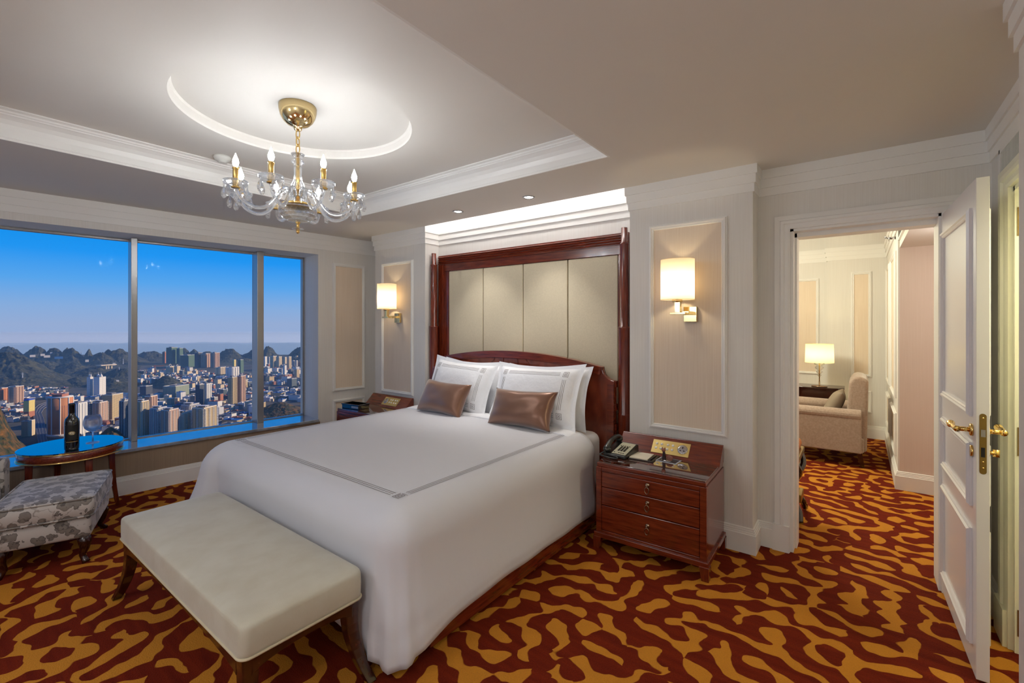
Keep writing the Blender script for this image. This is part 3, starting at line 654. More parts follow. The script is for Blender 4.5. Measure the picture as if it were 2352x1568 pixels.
# ---- pillows
def pillow(name,w,h,t,c,lean,roll,rz,mt_,label,cat,group,flange=.0,emb=False,ears=.085,seed=0):
    m=sm(MB()); n=34
    def z(u,v):
        k=1-flange; a=min(1,abs(u)/k); b=min(1,abs(v)/(1-flange*w/h))
        q=max(0,(1-a**3.2))*max(0,(1-b**3.2))
        return t*q**.55+.006*noise.noise((u*2.3+seed,v*2.1,seed))*q**.3
    def xy(u,v): return (w/2*u*(1-ears*(1-v*v)*u*u+.01*noise.noise((v*2,seed,3))),h/2*v*(1-ears*1.5*(1-u*u)*v*v+.012*noise.noise((u*2,seed,7))))
    for sg in (1,-1):
        m.grid(lambda a,b:(*xy(a*2-1,b*2-1),sg*z(a*2-1,b*2-1)+(.0015*sg)),n,n)
    me=m.mesh(name,mt_); bm=bmesh.new(); bm.from_mesh(me)
    bmesh.ops.remove_doubles(bm,verts=bm.verts,dist=.0032); bmesh.ops.recalc_face_normals(bm,faces=bm.faces); bm.to_mesh(me); bm.free()
    o=bpy.data.objects.new(name,me); COL.objects.link(o); tag(o,label,cat,group)
    s_,c_=math.sin(R(lean)),math.cos(R(lean))
    M=Matrix(((1,0,0),(0,s_,-c_),(0,c_,s_))).to_4x4()
    o.matrix_world=Matrix.Translation(c)@Matrix.Rotation(R(rz),4,'Z')@M@Matrix.Rotation(R(roll),4,'Z')
    if emb:
        e=MB(); g=.0026
        def P(u,v): x,y=xy(u,v); return Vector((x,y,z(u,v)+.0022))
        def line(u0,v0,u1,v1):
            vs=[];fs=[]; K=24
            for i in range(K+1):
                u=u0+(u1-u0)*i/K; v=v0+(v1-v0)*i/K; p=P(u,v)
                d=Vector((0,1,0)) if abs(u1-u0)*w>abs(v1-v0)*h else Vector((1,0,0)); vs+=[p-d*g/2,p+d*g/2]
            for i in range(K): fs.append((2*i,2*i+1,2*i+3,2*i+2))
            e.add(vs,fs)
        U,V=.70,.62; su=.022/w*2; sv=.022/h*2
        for k in (-.6,0,.6):
            for s in (-1,1):
                line(-U+su*2.2,s*V+sv*k,U-su*2.2,s*V+sv*k); line(s*U+su*k,-V+sv*2.2,s*U+su*k,V-sv*2.2)
        for su_ in (-1,1):
            for sv_ in (-1,1):
                for q in (1,.55,.15):
                    a,b=su_*U,sv_*V; du,dv=su*q,sv*q
                    line(a-du,b-dv,a+du,b-dv); line(a-du,b+dv,a+du,b+dv); line(a-du,b-dv,a-du,b+dv); line(a+du,b-dv,a+du,b+dv)
        e.obj('embroidered_border','embroidery',o)
    return o
G='white pillows against the headboard'
pillow('pillow',.84,.52,.075,(-2.10,3.205,.905),16,1,0,'pillow_linen','plain white pillow behind the right embroidered pillow, against the headboard','pillow',G,.07,seed=3)
pillow('pillow',.84,.52,.075,(-2.93,3.205,.905),16,-2,0,'pillow_linen','plain white pillow behind the left embroidered pillow, against the headboard','pillow',G,.07,seed=5)
pillow('pillow',.86,.54,.085,(-2.10,3.045,.93),22,1.5,0,'pillow_linen','embroidered white pillow behind the right bronze satin cushion','pillow',G,.10,True,seed=1)
pillow('pillow',.82,.54,.085,(-2.94,3.045,.93),22,-2.5,0,'pillow_linen','embroidered white pillow behind the left bronze satin cushion','pillow',G,.10,True,seed=2)
G='bronze satin cushions on the bed'
pillow('cushion',.58,.31,.085,(-2.085,2.855,.845),27,1.5,2,'bronze_satin','right bronze satin cushion, the one nearer the telephone','cushion',G,0,ears=.09,seed=8)
pillow('cushion',.58,.31,.085,(-2.945,2.855,.845),27,-1,-3,'bronze_satin','left bronze satin cushion, the one nearer the window','cushion',G,0,ears=.09,seed=9)
# ---- panelled screen behind the bed
S0=(BX,3.46,0)
scr=thing('headboard_screen','tall mahogany screen with four cream upholstered panels and round posts behind the bed','headboard screen',S0)
XL,XR,XI0,XI1,XJ0,XJ1=-3.655,-1.475,-3.573,-1.545,-3.507,-1.566
m=at(S0); m.box(XL,3.47,2.140,XR,3.515,2.235)
for i in range(4): z=2.152+.021*i; m.add(*(lambda P:(P,[(0,1,3,2),(2,3,5,4)]))([(XL,3.47,z-.008),(XR,3.47,z-.008),(XL,3.458,z),(XR,3.458,z),(XL,3.47,z+.010),(XR,3.47,z+.010)]))
m.obj('top_rail','mahogany_x',scr)
at(S0).box(XI0,3.475,2.064,XI1,3.515,2.14).obj('inner_rail','mahogany_x',scr,bev=.003)
for a,b,i0,i1 in ((XL,XI0,XI0,XJ0),(XI1,XR,XJ1,XI1)):
    m=at(S0); m.box(a,3.47,0,b,3.515,2.14)
    for k in range(3):
        x=a+(b-a)*(.25+.25*k); m.box(x-.007,3.462,.3,x+.007,3.47,2.13)
    m.obj('stile','mahogany_z',scr); at(S0).box(i0,3.478,.3,i1,3.515,2.064).obj('inner_stile','mahogany_z',scr,bev=.003)
ed=[XJ0,-3.021,-2.523,-2.039,XJ1]
for i in range(4):
    m=at(S0); m.box(ed[i]+.004,3.478,.35,ed[i+1]-.004,3.512,2.062); m.obj('upholstered_panel','panel_fabric',scr,bev=.008,seg=3)
at(S0).box(XJ0,3.505,.3,XJ1,3.515,2.064).obj('backing','dark_gap',scr)
for x in (-3.658,-1.481):
    m=sm(at(S0)); m.lathe([(.050,0),(.050,.775),(.052,.782),(.052,.79),(.047,.80),(.049,1.46),(.051,1.466),(.051,1.474),(.037,1.48),(.035,2.12),(.037,2.125),(.037,2.135),(.028,2.14),(.025,2.258)],24,(x,3.405,0)); m.obj('post','mahogany_z',scr)
# ---- nightstands
def frame_matrix(o,u,v):
    u=Vector(u).normalized(); v=Vector(v).normalized(); n=u.cross(v); return Matrix.Translation(Vector(o))@Matrix((u,v,n)).transposed().to_4x4()
def nightstand(loc,rz,label,px,flip):
    t=thing('nightstand',label,'nightstand',loc,rz,'nightstands beside the bed')
    m=MB(); m.box(-.35,-.215,.10,.35,.245,.545); m.box(-.35,-.245,.10,-.312,-.215,.545); m.box(.312,-.245,.10,.35,-.215,.545); m.box(-.312,-.245,.517,.312,-.215,.545); m.box(-.312,-.245,.10,.312,-.215,.128)
    m.obj('body','mahogany_x',t,bev=.003)
    for z0,z1 in ((.417,.515),(.297,.413),(.130,.293)):
        d=MB().box(-.310,-.243,z0,.310,-.214,z1).obj('drawer','mahogany_x',t,bev=.003)
        zc=(z0+z1)/2+.022; h=sm(MB()); h.tube([(0,-.243,zc),(0,-.247,zc),(0,-.252,zc)],[.014,.014,.009],14); h.tube([(0,-.252,zc),(0,-.262,zc)],.005,8); h.ellipsoid((0,-.262,zc),(.007,.006,.007),8,6)
        h.tube([(.005*math.cos(a)*0+.0125*math.sin(a)*(1 if abs(math.sin(a))<.9 else 1.1),-.258,zc-.030+.022*math.cos(a)*(.9 if math.cos(a)>0 else 1)) for a in [2*PI*i/16 for i in range(16)]],.0028,6,closed=True)
        h.tube([(-.006,-.258,zc-.052),(.006,-.258,zc-.052)],.003,6); h.obj('handle','antique_metal',d)
    m=MB(); m.box(-.345,-.240,.545,.345,.245,.572); m.obj('top','mahogany_x',t,bev=.004)
    MB().box(-.342,-.237,.572,.342,.125,.578).obj('glass_top','top_glass',t,bev=.001)
    m=MB(); m.box(-.362,-.257,.078,.362,-.225,.112); m.box(-.362,.225,.078,.362,.245,.112); m.box(-.362,-.225,.078,-.335,.225,.112); m.box(.335,-.225,.078,.362,.225,.112); m.obj('base_rail','mahogany_x',t,bev=.004)
    for sx in (-1,1):
        for sy in (-1,1):
            x=sx*.338; y=sy*.232 if sy<0 else .222; m=MB(); a,b=.028,.021
            o=(sx*.006,sy*.006 if sy<0 else 0)
            m.add([(x-a,y-a,.085),(x+a,y-a,.085),(x+a,y+a,.085),(x-a,y+a,.085),(x+o[0]-b,y+o[1]-b,0),(x+o[0]+b,y+o[1]-b,0),(x+o[0]+b,y+o[1]+b,0),(x+o[0]-b,y+o[1]+b,0)],[(0,1,2,3),(7,6,5,4),(0,4,5,1),(1,5,6,2),(2,6,7,3),(3,7,4,0)])
            m.obj('leg','mahogany_z',t,bev=.003)
    c=MB().prism_x([(.112,.572),(.245,.572),(.245,.690),(.226,.690)],-.348,.348).obj('sloped_back','mahogany_x',t,bev=.003)
    # control plate on the slope
    u=(1,0,0); v=Vector((0,.114,.118)).normalized(); M=frame_matrix((px,.1695,.632),u,v)
    m=MB(); m.T=M; m.box(-.128,-.052,0,.128,.052,.004); pl=m.obj('control_plate','plate_gold',t,bev=.001)
    q=-1 if flip else 1
    for i in range(4):
        for j in range(2):
            b=sm(MB()); b.T=M; b.ellipsoid((q*(-.098+.034*i+(.010 if i>1 else 0)),-.014+.034*j,.004),(.0095,.0095,.007),10,6); b.obj('button','ivory_button',pl)
    b=sm(MB()); b.T=M; b.tube([(q*.082,0,.002),(q*.082,0,.008),(q*.082,0,.009)],[.034,.034,.028],24); k=b.obj('socket','chrome',pl)
    b=MB(); b.T=M; b.box(q*.082-.003,.006,.0085,q*.082+.003,.02,.0098)
    for s in (-1,1): b.box(q*.082+s*.012-.005,-.014,.0085,q*.082+s*.012+.005,-.008,.0098)
    b.obj('socket_slots','dark_gap',pl)
    return t
nightstand((-1.068,3.036,0),R(1.6),'mahogany three-drawer nightstand between the bed and the open doorway, telephone on top',.02,False)
nightstand((-4.215,3.06,0),0,'mahogany nightstand in the corner by the window, a black box on top',.055,True)
# ---- telephone
TB=(-1.345,3.035,.578)
t=thing('telephone','black desk telephone with a pale keypad on the right nightstand','telephone',TB,R(-3))
m=MB().prism_x([(-.105,.0),(.105,.0),(.105,.062),(.085,.066),(-.105,.022)],-.085,.085); m.obj('base','phone_plastic',t,bev=.008,seg=3)
M=frame_matrix((.022,-.01,.0463),(1,0,0),(0,.19,.044))
m=MB(); m.T=M; m.box(-.045,-.088,0,.058,.085,.003); fp=m.obj('faceplate','phone_plate',t,bev=.001)
for r_ in range(4):
    for c_ in range(3):
        k=MB(); k.T=M; k.box(-.022+.021*c_,-.045+.018*r_,.003,-.008+.021*c_,-.034+.018*r_,.006); k.obj('key','black_plastic',fp)
for x0,y0 in [(-.034+.016*i,.030) for i in range(5)]+[(-.035,-.075)]+[(-.002+.016*i,-.075) for i in range(3)]:
    k=MB(); k.T=M; k.box(x0,y0,.003,x0+.010,y0+.005,.005); k.obj('function_key','black_plastic',fp)
m=sm(MB()); pts=spline([(-.062,-.095,.048),(-.062,-.075,.066),(-.062,-.03,.092),(-.062,.03,.106),(-.062,.08,.100),(-.062,.10,.085)],6); n=len(pts)
m.tube(pts,[.024-.008*math.sin(PI*i/(n-1)) for i in range(n)],12); m.ellipsoid((-.062,-.088,.044),(.027,.028,.022),12,8); m.ellipsoid((-.062,.095,.082),(.027,.026,.022),12,8); m.obj('handset','phone_plastic',t)
m=sm(MB()); core=spline([(-.062,-.115,.035),(-.085,-.12,.02),(-.09,-.135,.011),(-.02,-.155,.010),(.035,-.145,.010),(.03,-.12,.012),(-.03,-.11,.014)],14)
n=len(core); m.tube(core,[.0062 if i%2 else .0048 for i in range(n)],8); m.obj('cord','phone_plastic',t)
# ---- notepad, pen, card with figurine, black box
t=thing('notepad','cream notepad in a dark leather holder beside the telephone','notepad',(-1.185,3.055,.578),R(4))
MB().box(-.085,-.085,0,.085,.085,.007).obj('holder','leather',t,bev=.002); MB().box(-.078,-.076,.007,.045,.076,.013).obj('paper','paper',t)
m=sm(MB()); m.tube([(0,-.07,0),(0,-.06,0),(0,.055,0),(0,.062,0)],[.001,.004,.004,.003],10)
pen=tag(m.obj('pen','black_plastic',loc=(-1.121,3.06,.5895),rot=(0,0,R(3))),'slim black pen lying in the notepad holder','pen')
t=thing('display_card','dark card with a pale border under the small figurine','card',(-1.028,3.085,.578),R(-3))
MB().box(-.07,-.052,0,.07,.052,.0025).obj('border','card_pale',t); MB().box(-.062,-.044,.0025,.062,.044,.0032).obj('print','card_dark',t)
t=thing('figurine','tiny red and dark seated cat figurine with a coiled striped tail on a card','figurine',(-1.035,3.08,.5812))
m=sm(MB()); m.tube(spline([(-.02,0,.0),(-.02,0,.02),(-.02,-.002,.045),(-.021,-.004,.058)],4),[.013,.013,.012,.012,.011,.011,.010,.010,.009,.009,.008,.008,.008][:13],10); m.obj('body','figurine_dark',t)
m=sm(MB()); m.ellipsoid((-.022,-.004,.066),(.014,.012,.013),10,8)
for s in (-1,1): m.lathe([(.005,0),(.001,.014)],6,(-.022+s*.009,-.004,.074))
m.obj('head','figurine_red',t)
m=sm(MB())
for i in range(40):
    pass
m.tube([(.018+(.004+.00045*i)*math.cos(i*.42),.0,.016+(.003+.0003*i)*math.sin(i*.42)) for i in range(40)],.0055,6); m.obj('tail','figurine_red',t)
sm(MB()).tube([(0,0,-.0002),(0,0,.003)],.034,20).obj('stand','chrome',t)
t=thing('box','black lacquered box with a grey strip on the corner nightstand','box',(-4.405,2.945,.578),R(8))
MB().box(-.13,-.075,0,.13,.075,.052).obj('body','black_lacquer',t,bev=.005); MB().box(-.137,-.08,.040,.137,.08,.052).obj('lid','black_lacquer',t,bev=.004); MB().box(.02,-.0765,.012,.12,-.0745,.034).obj('grey_strip','aluminium',t)
# ---- wall lamps
def sconce(x,label):
    t=thing('wall_lamp',label,'wall lamp',(x,PY-.004,1.575),0,'brass wall lamps beside the bed')
    m=MB().box(.00,-.028,-.062,.09,0,.045).obj('backplate','polished_brass',t,bev=.003)
    m=MB(); m.box(.018,-.115,-.012,.062,-.028,.012); m.box(-.055,-.155,-.010,.05,-.115,.004); m.obj('arm','polished_brass',t,bev=.002)
    MB().box(-.026,-.142,.0,.012,-.108,.075).obj('stem','polished_brass',t,bev=.002)
    sm(MB()).tube([(-.012,-.125,.074),(-.012,-.125,.092)],.034,20).obj('collar','polished_brass',t)
    m=sm(MB()); n=48
    for r,f in ((1,1),):
        m.grid(lambda u,v:(-.012+.112*r*math.cos(2*PI*u),-.122+.100*r*math.sin(2*PI*u),.092+.275*v),n,6,True)
    sh=m.obj('lamp_shade','lamp_shade',t)
    m=sm(MB())
    for z in (.092,.367): sm(MB()).tube([(-.012+.112*math.cos(2*PI*i/n),-.122+.1*math.sin(2*PI*i/n),z) for i in range(n)],.0016,6,closed=True).obj('shade_rim','lamp_shade',sh)
    m=sm(MB()); m.lathe([(.004,0),(.014,.012),(.016,.03),(.012,.05),(.004,.066)],12,(-.012,-.122,.165)); m.obj('bulb','bulb_warm',t)
    sm(MB()).tube([(-.012,-.122,.09),(-.012,-.122,.166)],.009,8).obj('lamp_holder','plastic_white',t)
    return t
sconce(-.990,'brass wall lamp with a cream drum shade on the panel near the doorway')
sconce(-4.175,'brass wall lamp with a cream drum shade on the panel near the window')
# ---- chandelier
CC=(-2.592,1.352,DZ); CA=math.atan2(CC[1],CC[0])
ch=thing('chandelier','crystal and brass eight-arm chandelier hanging from the round ceiling recess','chandelier',CC)
Z=lambda z:z-DZ
m=sm(MB()); m.lathe([(.100,Z(DZ)),(.102,Z(DZ-.006)),(.1005,Z(DZ-.03)),(.094,Z(DZ-.058)),(.080,Z(DZ-.085)),(.058,Z(DZ-.106)),(.032,Z(DZ-.117)),(.024,Z(DZ-.120)),(.022,Z(DZ-.134)),(.016,Z(DZ-.140))],40); m.obj('canopy','polished_brass',ch)
for i,zc in enumerate((2.598,2.555,2.512)):
    m=sm(MB()); a=PI/2*i+.4; m.tube([((.012*math.cos(t))*math.cos(a),(.012*math.cos(t))*math.sin(a),Z(zc+.028*math.sin(t))) for t in [2*PI*k/18 for k in range(18)]],.0035,6,closed=True); m.obj('chain_link','brass',ch)
sm(MB()).tube([(0,0,Z(2.49)),(0,0,Z(2.19))],.008,10).obj('rod','brass',ch)
m=sm(MB()); m.lathe([(.010,Z(2.490)),(.038,Z(2.482)),(.024,Z(2.462)),(.016,Z(2.452)),(.034,Z(2.440)),(.036,Z(2.432)),(.020,Z(2.422)),(.022,Z(2.400)),(.021,Z(2.36)),(.026,Z(2.325)),(.038,Z(2.300)),(.036,Z(2.285)),(.02,Z(2.275))],20); m.obj('column','crystal',ch)
m=sm(MB()); m.lathe([(.014,Z(2.27)),(.05,Z(2.262)),(.046,Z(2.25)),(.034,Z(2.23)),(.036,Z(2.205)),(.05,Z(2.19))],20); m.obj('hub','crystal',ch)
sm(MB()).lathe([(.030,Z(2.205)),(.085,Z(2.192)),(.088,Z(2.182)),(.03,Z(2.165))],32).obj('hub_plate','brass',ch)
m=MB(); nseg=24
prof=[(.090,2.182),(.103,2.165),(.103,2.150),(.096,2.130),(.080,2.110),(.055,2.095),(.02,2.088)]
vs=[];fs=[]
for k,(r,z) in enumerate(prof):
    for i in range(nseg):
        a=2*PI*(i+.5*(k%2))/nseg; vs.append((r*math.cos(a),r*math.sin(a),Z(z)))
for k in range(len(prof)-1):
    for i in range(nseg):
        j=(i+1)%nseg
        if k%2==0: fs+=[(k*nseg+i,k*nseg+j,(k+1)*nseg+i),(k*nseg+j,(k+1)*nseg+j,(k+1)*nseg+i)]
        else: fs+=[(k*nseg+i,k*nseg+j,(k+1)*nseg+j),(k*nseg+i,(k+1)*nseg+j,(k+1)*nseg+i)]
m.add(vs,fs); m.obj('cut_bowl','crystal',ch)
m=sm(MB()); m.lathe([(.012,Z(2.095)),(.014,Z(2.085)),(.008,Z(2.078)),(.008,Z(2.045)),(.010,Z(2.043)),(.009,Z(2.036)),(.010,Z(2.030)),(.003,Z(2.022))],14); m.obj('finial','brass',ch)
sm(MB()).lathe([(.010,Z(2.047)),(.032,Z(2.051)),(.032,Z(2.049)),(.010,Z(2.044))],20).obj('finial_disc','crystal',ch)
arm0=None
def make_arm():
    m=sm(MB()); pts=spline([(.030,0,Z(2.235)),(.052,0,Z(2.272)),(.088,0,Z(2.262)),(.125,0,Z(2.205)),(.17,0,Z(2.150)),(.225,0,Z(2.135)),(.283,0,Z(2.158)),(.315,0,Z(2.195)),(.322,0,Z(2.222))],5); m.tube(pts,.0105,10)
    a=m.obj('arm','crystal',ch); X=.322
    m=sm(MB()); m.lathe([(.012,Z(2.222)),(.045,Z(2.224)),(.058,Z(2.240)),(.060,Z(2.254)),(.054,Z(2.252)),(.046,Z(2.238)),(.012,Z(2.234))],16,(X,0,0)); m.obj('drip_pan','crystal',a)
    m=sm(MB()); m.lathe([(.02,Z(2.216)),(.022,Z(2.222)),(.014,Z(2.226)),(.0135,Z(2.232)),(.0135,Z(2.315)),(.016,Z(2.318)),(.016,Z(2.324)),(.010,Z(2.328))],14,(X,0,0)); m.obj('candle_sleeve','brass',a)
    m=sm(MB()); m.lathe([(.007,Z(2.327)),(.013,Z(2.340)),(.0155,Z(2.352)),(.013,Z(2.366)),(.006,Z(2.384)),(.001,Z(2.400))],12,(X,0,0)); m.obj('bulb','bulb_white',a)
    for k in range(5):
        t=2*PI*(k+.5)/5; x=X+.056*math.cos(t); y=.056*math.sin(t); m=MB()
        m.lathe([(.002,Z(2.243)),(.004,Z(2.236)),(.004,Z(2.230)),(.002,Z(2.226)),(.003,Z(2.222)),(.010,Z(2.203)),(.0145,Z(2.186)),(.013,Z(2.173)),(.007,Z(2.163)),(.001,Z(2.160))],8,(x,y,0)); m.obj('crystal_drop','crystal',a)
    return a
arm0=make_arm()
for k in range(8):
    a=arm0 if k==0 else copy_tree(arm0,ch)
    a.rotation_euler=(0,0,CA+R(22.5+45*k))
# ---- ceiling fittings
m=sm(MB()); m.lathe([(.055,0),(.055,-.012),(.045,-.030),(.030,-.036),(.029,-.042),(.012,-.046)],24); m.ellipsoid((0,-.02,-.044),(.004,.004,.004),6,5)
tag(m.obj('smoke_detector','plastic_white',loc=(-3.64,1.345,TZ)),'round off-white smoke detector on the tray ceiling left of the chandelier','smoke detector')
def downlight(x,y,label,lit):
    t=thing('downlight',label,'downlight',(x,y,CEIL),0,'recessed downlights over the bed head')
    m=sm(MB()); m.lathe([(.052,-.0005),(.052,-.004),(.040,-.006),(.034,.001),(.030,.001)],28,caps=False); m.obj('trim_ring','aluminium',t)
    m=sm(MB()); m.lathe([(.034,-.001),(.020,-.0035),(.001,-.004)],20); m.obj('lens','spot_lens',t)
    return t
downlight(-2.948,3.045,'recessed downlight in the soffit nearer the window',1); downlight(-2.155,3.05,'recessed downlight in the soffit nearer the doorway',1)
sm(MB())
m=MB().box(-3.66,PY-.012,2.80,-1.44,PY+.02,2.83); l=m.obj('cove_lamp','led_strip'); tag(l,'white strip lamp hidden in the ceiling slot above the bed','strip lamp')
# ---- bench at the bed foot
NB=(-2.435,.92,0)
t=thing('bench','long cream velvet bench with sabre legs at the foot of the bed','bench',NB)
m=sm(MB()); nx,ny=40,20; hx,hy=.755,.242
def cush(u,v):
    return (hx*(2*u-1),hy*(2*v-1),.452+.022*(1-(2*u-1)**4)*(1-(2*v-1)**4)+.003*noise.noise((u*5,v*3,2)))
m2=MB().prism(rrect(hx,hy,.03,5),.338,.452); m2.smooth=True
me=m2
c=MB(); rr=rrect(hx,hy,.035,6); n=len(rr); layers=[(.340,.985),(.345,1.0),(.36,1.004),(.40,1.006),(.440,1.003),(.450,.997),(.456,.985),(.461,.95),(.466,.86),(.471,.6),(.473,.25)]
vs=[(x*s if s>.9 else x*s,y*(s if s>.9 else s),z) for z,s in layers for x,y in rr]+[(0,0,.475)]
fs=[(k*n+i,k*n+(i+1)%n,(k+1)*n+(i+1)%n,(k+1)*n+i) for k in range(len(layers)-1) for i in range(n)]+[((len(layers)-1)*n+i,(len(layers)-1)*n+(i+1)%n,len(vs)-1) for i in range(n)]+[tuple(range(n))[::-1]]
c.smooth=True; c.add(vs,fs); c.obj('cushion','bench_velvet',t)
for z,s in ((.343,1.003),): sm(MB()).tube([(x*s,y*s,z) for x,y in rr],.0055,6,closed=True).obj('piping','piping_cloth',t)
def arcapron(L): return [(-L,.338),(L,.338),(L,.262)]+[(L*math.cos(R(a)),.262+.04*math.sin(R(a))) for a in range(15,180,15)]+[(-L,.262)]
MB().prism_y(arcapron(.69),-.232,-.205).obj('apron','bench_wood',t,bev=.003); MB().prism_y(arcapron(.69),.205,.232).obj('apron','bench_wood',t,bev=.003)
for s in (-1,1): m=MB(); m.prism_x(arcapron(.20),s*.74-.012 if s>0 else -.74-.0,s*.74+.0 if s>0 else -.728); m.obj('apron','bench_wood',t,bev=.003)
def sabre(x,y,dx,dy,z1,w0=.030,w1=.020,mid=.0,back=.012):
    """square-section leg curving outwards to the floor"""
    m=MB(); vs=[];fs=[]; K=10
    for k in range(K+1):
        f=k/K; o=f**2.2-back/.06*math.sin(PI*f)*.5; h=w0+(w1-w0)*f; cx=x+dx*o; cy=y+dy*o; z=z1*(1-f)
        vs+=[(cx-h,cy-h,z),(cx+h,cy-h,z),(cx+h,cy+h,z),(cx-h,cy+h,z)]
    for k in range(K):
        for i in range(4): j=(i+1)%4; fs.append((4*k+i,4*k+j,4*k+4+j,4*k+4+i))
    fs+= [(0,1,2,3),(4*K+3,4*K+2,4*K+1,4*K)]
    return m.add(vs,fs)
for sx in (-1,1):
    for sy in (-1,1): sabre(sx*.712,sy*.203,sx*.085,sy*.045,.338).obj('leg','bench_wood',t,bev=.005)
# ---- round lamp table with bottle and glass
TB=(-4.83,.745,0); TR=.302; TZT=.572
t=thing('side_table','round mahogany table with a blue-reflecting glass top by the window','table',TB)
m=sm(MB()); m.lathe([(TR-.012,.500),(TR-.004,.505),(TR-.004,.555),(TR-.010,.560),(TR-.014,.562)],64); m.obj('apron','mahogany_x',t)
m=sm(MB()); m.lathe([(TR-.02,.494),(TR,.496),(TR+.003,.501),(TR,.506),(TR-.01,.508)],64); m.lathe([(TR-.012,.554),(TR-.002,.556),(TR,.560),(TR-.004,.563)],64); m.obj('brass_bead','brass',t)
m=MB(); m.lathe([(TR-.004,.562),(TR,.564),(TR,TZT-.001),(TR-.003,TZT)],64); m.obj('glass_top','table_glass',t)
for k in range(4):
    a=R(102+90*k); ca,sa=math.cos(a),math.sin(a); sabre(ca*.245,sa*.245,ca*.045,sa*.045,.50,.021,.013,back=.0).obj('leg','mahogany_z',t,bev=.003)
def onT(px,py,z):
    d=F*(CZ-z)/(py-HOR); l=(px-1176)/F*d; return (FW[0]*d+RT[0]*l,FW[1]*d+RT[1]*l,z)
t=thing('wine_bottle','dark wine bottle with a gold oval label on the round table','bottle',onT(165,1032,TZT+.0005))
m=sm(MB()); m.lathe([(.036,0),(.040,.004),(.042,.02),(.043,.17),(.043,.205),(.038,.228),(.024,.246),(.0175,.262),(.0165,.30)],28); m.obj('body','bottle_glass',t)
m=sm(MB()); m.lathe([(.0172,.268),(.0175,.27),(.0172,.325),(.0185,.327),(.0185,.337),(.016,.341),(.004,.342)],20); m.obj('capsule','black_plastic',t)
def lab(a0,a1,z0,z1,r=.0436,n=12):
    m=sm(MB()); m.grid(lambda u,v:(r*math.cos(a0+(a1-a0)*u),r*math.sin(a0+(a1-a0)*u),z0+(z1-z0)*v),n,3); return m
va=math.atan2(-t.location[1],-t.location[0]); lab(va-1.0,va+1.0,.075,.185).obj('label','label_dark',t)
def oval(rx,rz,zc,r,off=.0):
    m=MB(); n=24; m.add([(r*math.cos(va+off+rx*math.cos(2*PI*i/n)/.0436),r*math.sin(va+off+rx*math.cos(2*PI*i/n)/.0436),zc+rz*math.sin(2*PI*i/n)) for i in range(n)],[tuple(range(n))]); return m
o=oval(.018,.013,.128,.0446); o.obj('emblem','label_gold',t); oval(.011,.008,.128,.0449).obj('emblem_ring','paper',t); oval(.005,.004,.128,.0452).obj('emblem_centre','label_gold',t); lab(va-.8,va+.8,.062,.066,.0438).obj('gold_line','label_gold',t)
t=thing('wine_glass','large clear wine goblet standing beside the dark bottle','glass',onT(213,1016,TZT+.0005))
m=sm(MB()); m.lathe([(.040,0),(.041,.003),(.02,.006),(.006,.010),(.0045,.05),(.0055,.082),(.010,.086)],24); m.obj('stem','crystal',t)
m=sm(MB()); m.lathe([(.004,.086),(.030,.096),(.050,.118),(.058,.148),(.055,.18),(.045,.213)],32,caps=False); b=m.obj('bowl','crystal',t); q=b.modifiers.new('solid','SOLIDIFY'); q.thickness=.002; q.offset=-1
# ---- ottoman and armchair in blossom print
OB=(-4.215,.575,0)
def seatblock(m,hx,hy,z0,z1,r=.03,puff=.02):
    rr=rrect(hx,hy,r,5); n=len(rr); L=[(z0,.97),(z0+.012,.995),((z0+z1)/2,1.012),(z1-.02,.998),(z1-.006,.975),(z1+.3*puff,.90),(z1+.8*puff,.6),(z1+puff,.25)]
    vs=[(x*s,y*s,z) for z,s in L for x,y in rr]+[(0,0,z1+puff)]
    fs=[(k*n+i,k*n+(i+1)%n,(k+1)*n+(i+1)%n,(k+1)*n+i) for k in range(len(L)-1) for i in range(n)]+[((len(L)-1)*n+i,(len(L)-1)*n+(i+1)%n,len(vs)-1) for i in range(n)]+[tuple(range(n))[::-1]]
    return m.add(vs,fs)
OA=math.atan2(-.333,.943)
t=thing('ottoman','grey blossom-print ottoman with dark cabriole legs beside the round table','ottoman',OB,OA)
seatblock(sm(MB()),.335,.235,.30,.415,.035,.018).obj('cushion','blossom_print',t)
for z,s in ((.412,.985),(.302,.985)): sm(MB()).tube([(x*s,y*s,z) for x,y in rrect(.335,.235,.035,5)],.006,6,closed=True).obj('piping','blossom_print',t)
seatblock(sm(MB()),.315,.218,.165,.298,.03,.001).obj('base','blossom_print',t)
def cabriole(x,y,dx,dy,z1):
    m=sm(MB()); K=[(0,.034,0),(.25,.034,.012),(.5,.024,.008),(.75,.017,-.004),(.92,.018,.012),(1,.022,.020)]; pts=[];rs=[]
    for f,r,o in K: pts.append((x+dx*o,y+dy*o,z1*(1-f))); rs.append(r)
    return m.tube(pts,rs,10)
for sx in (-1,1):
    for sy in (-1,1): cabriole(sx*.27,sy*.175,sx,sy,.17).obj('leg','dark_wood',t)
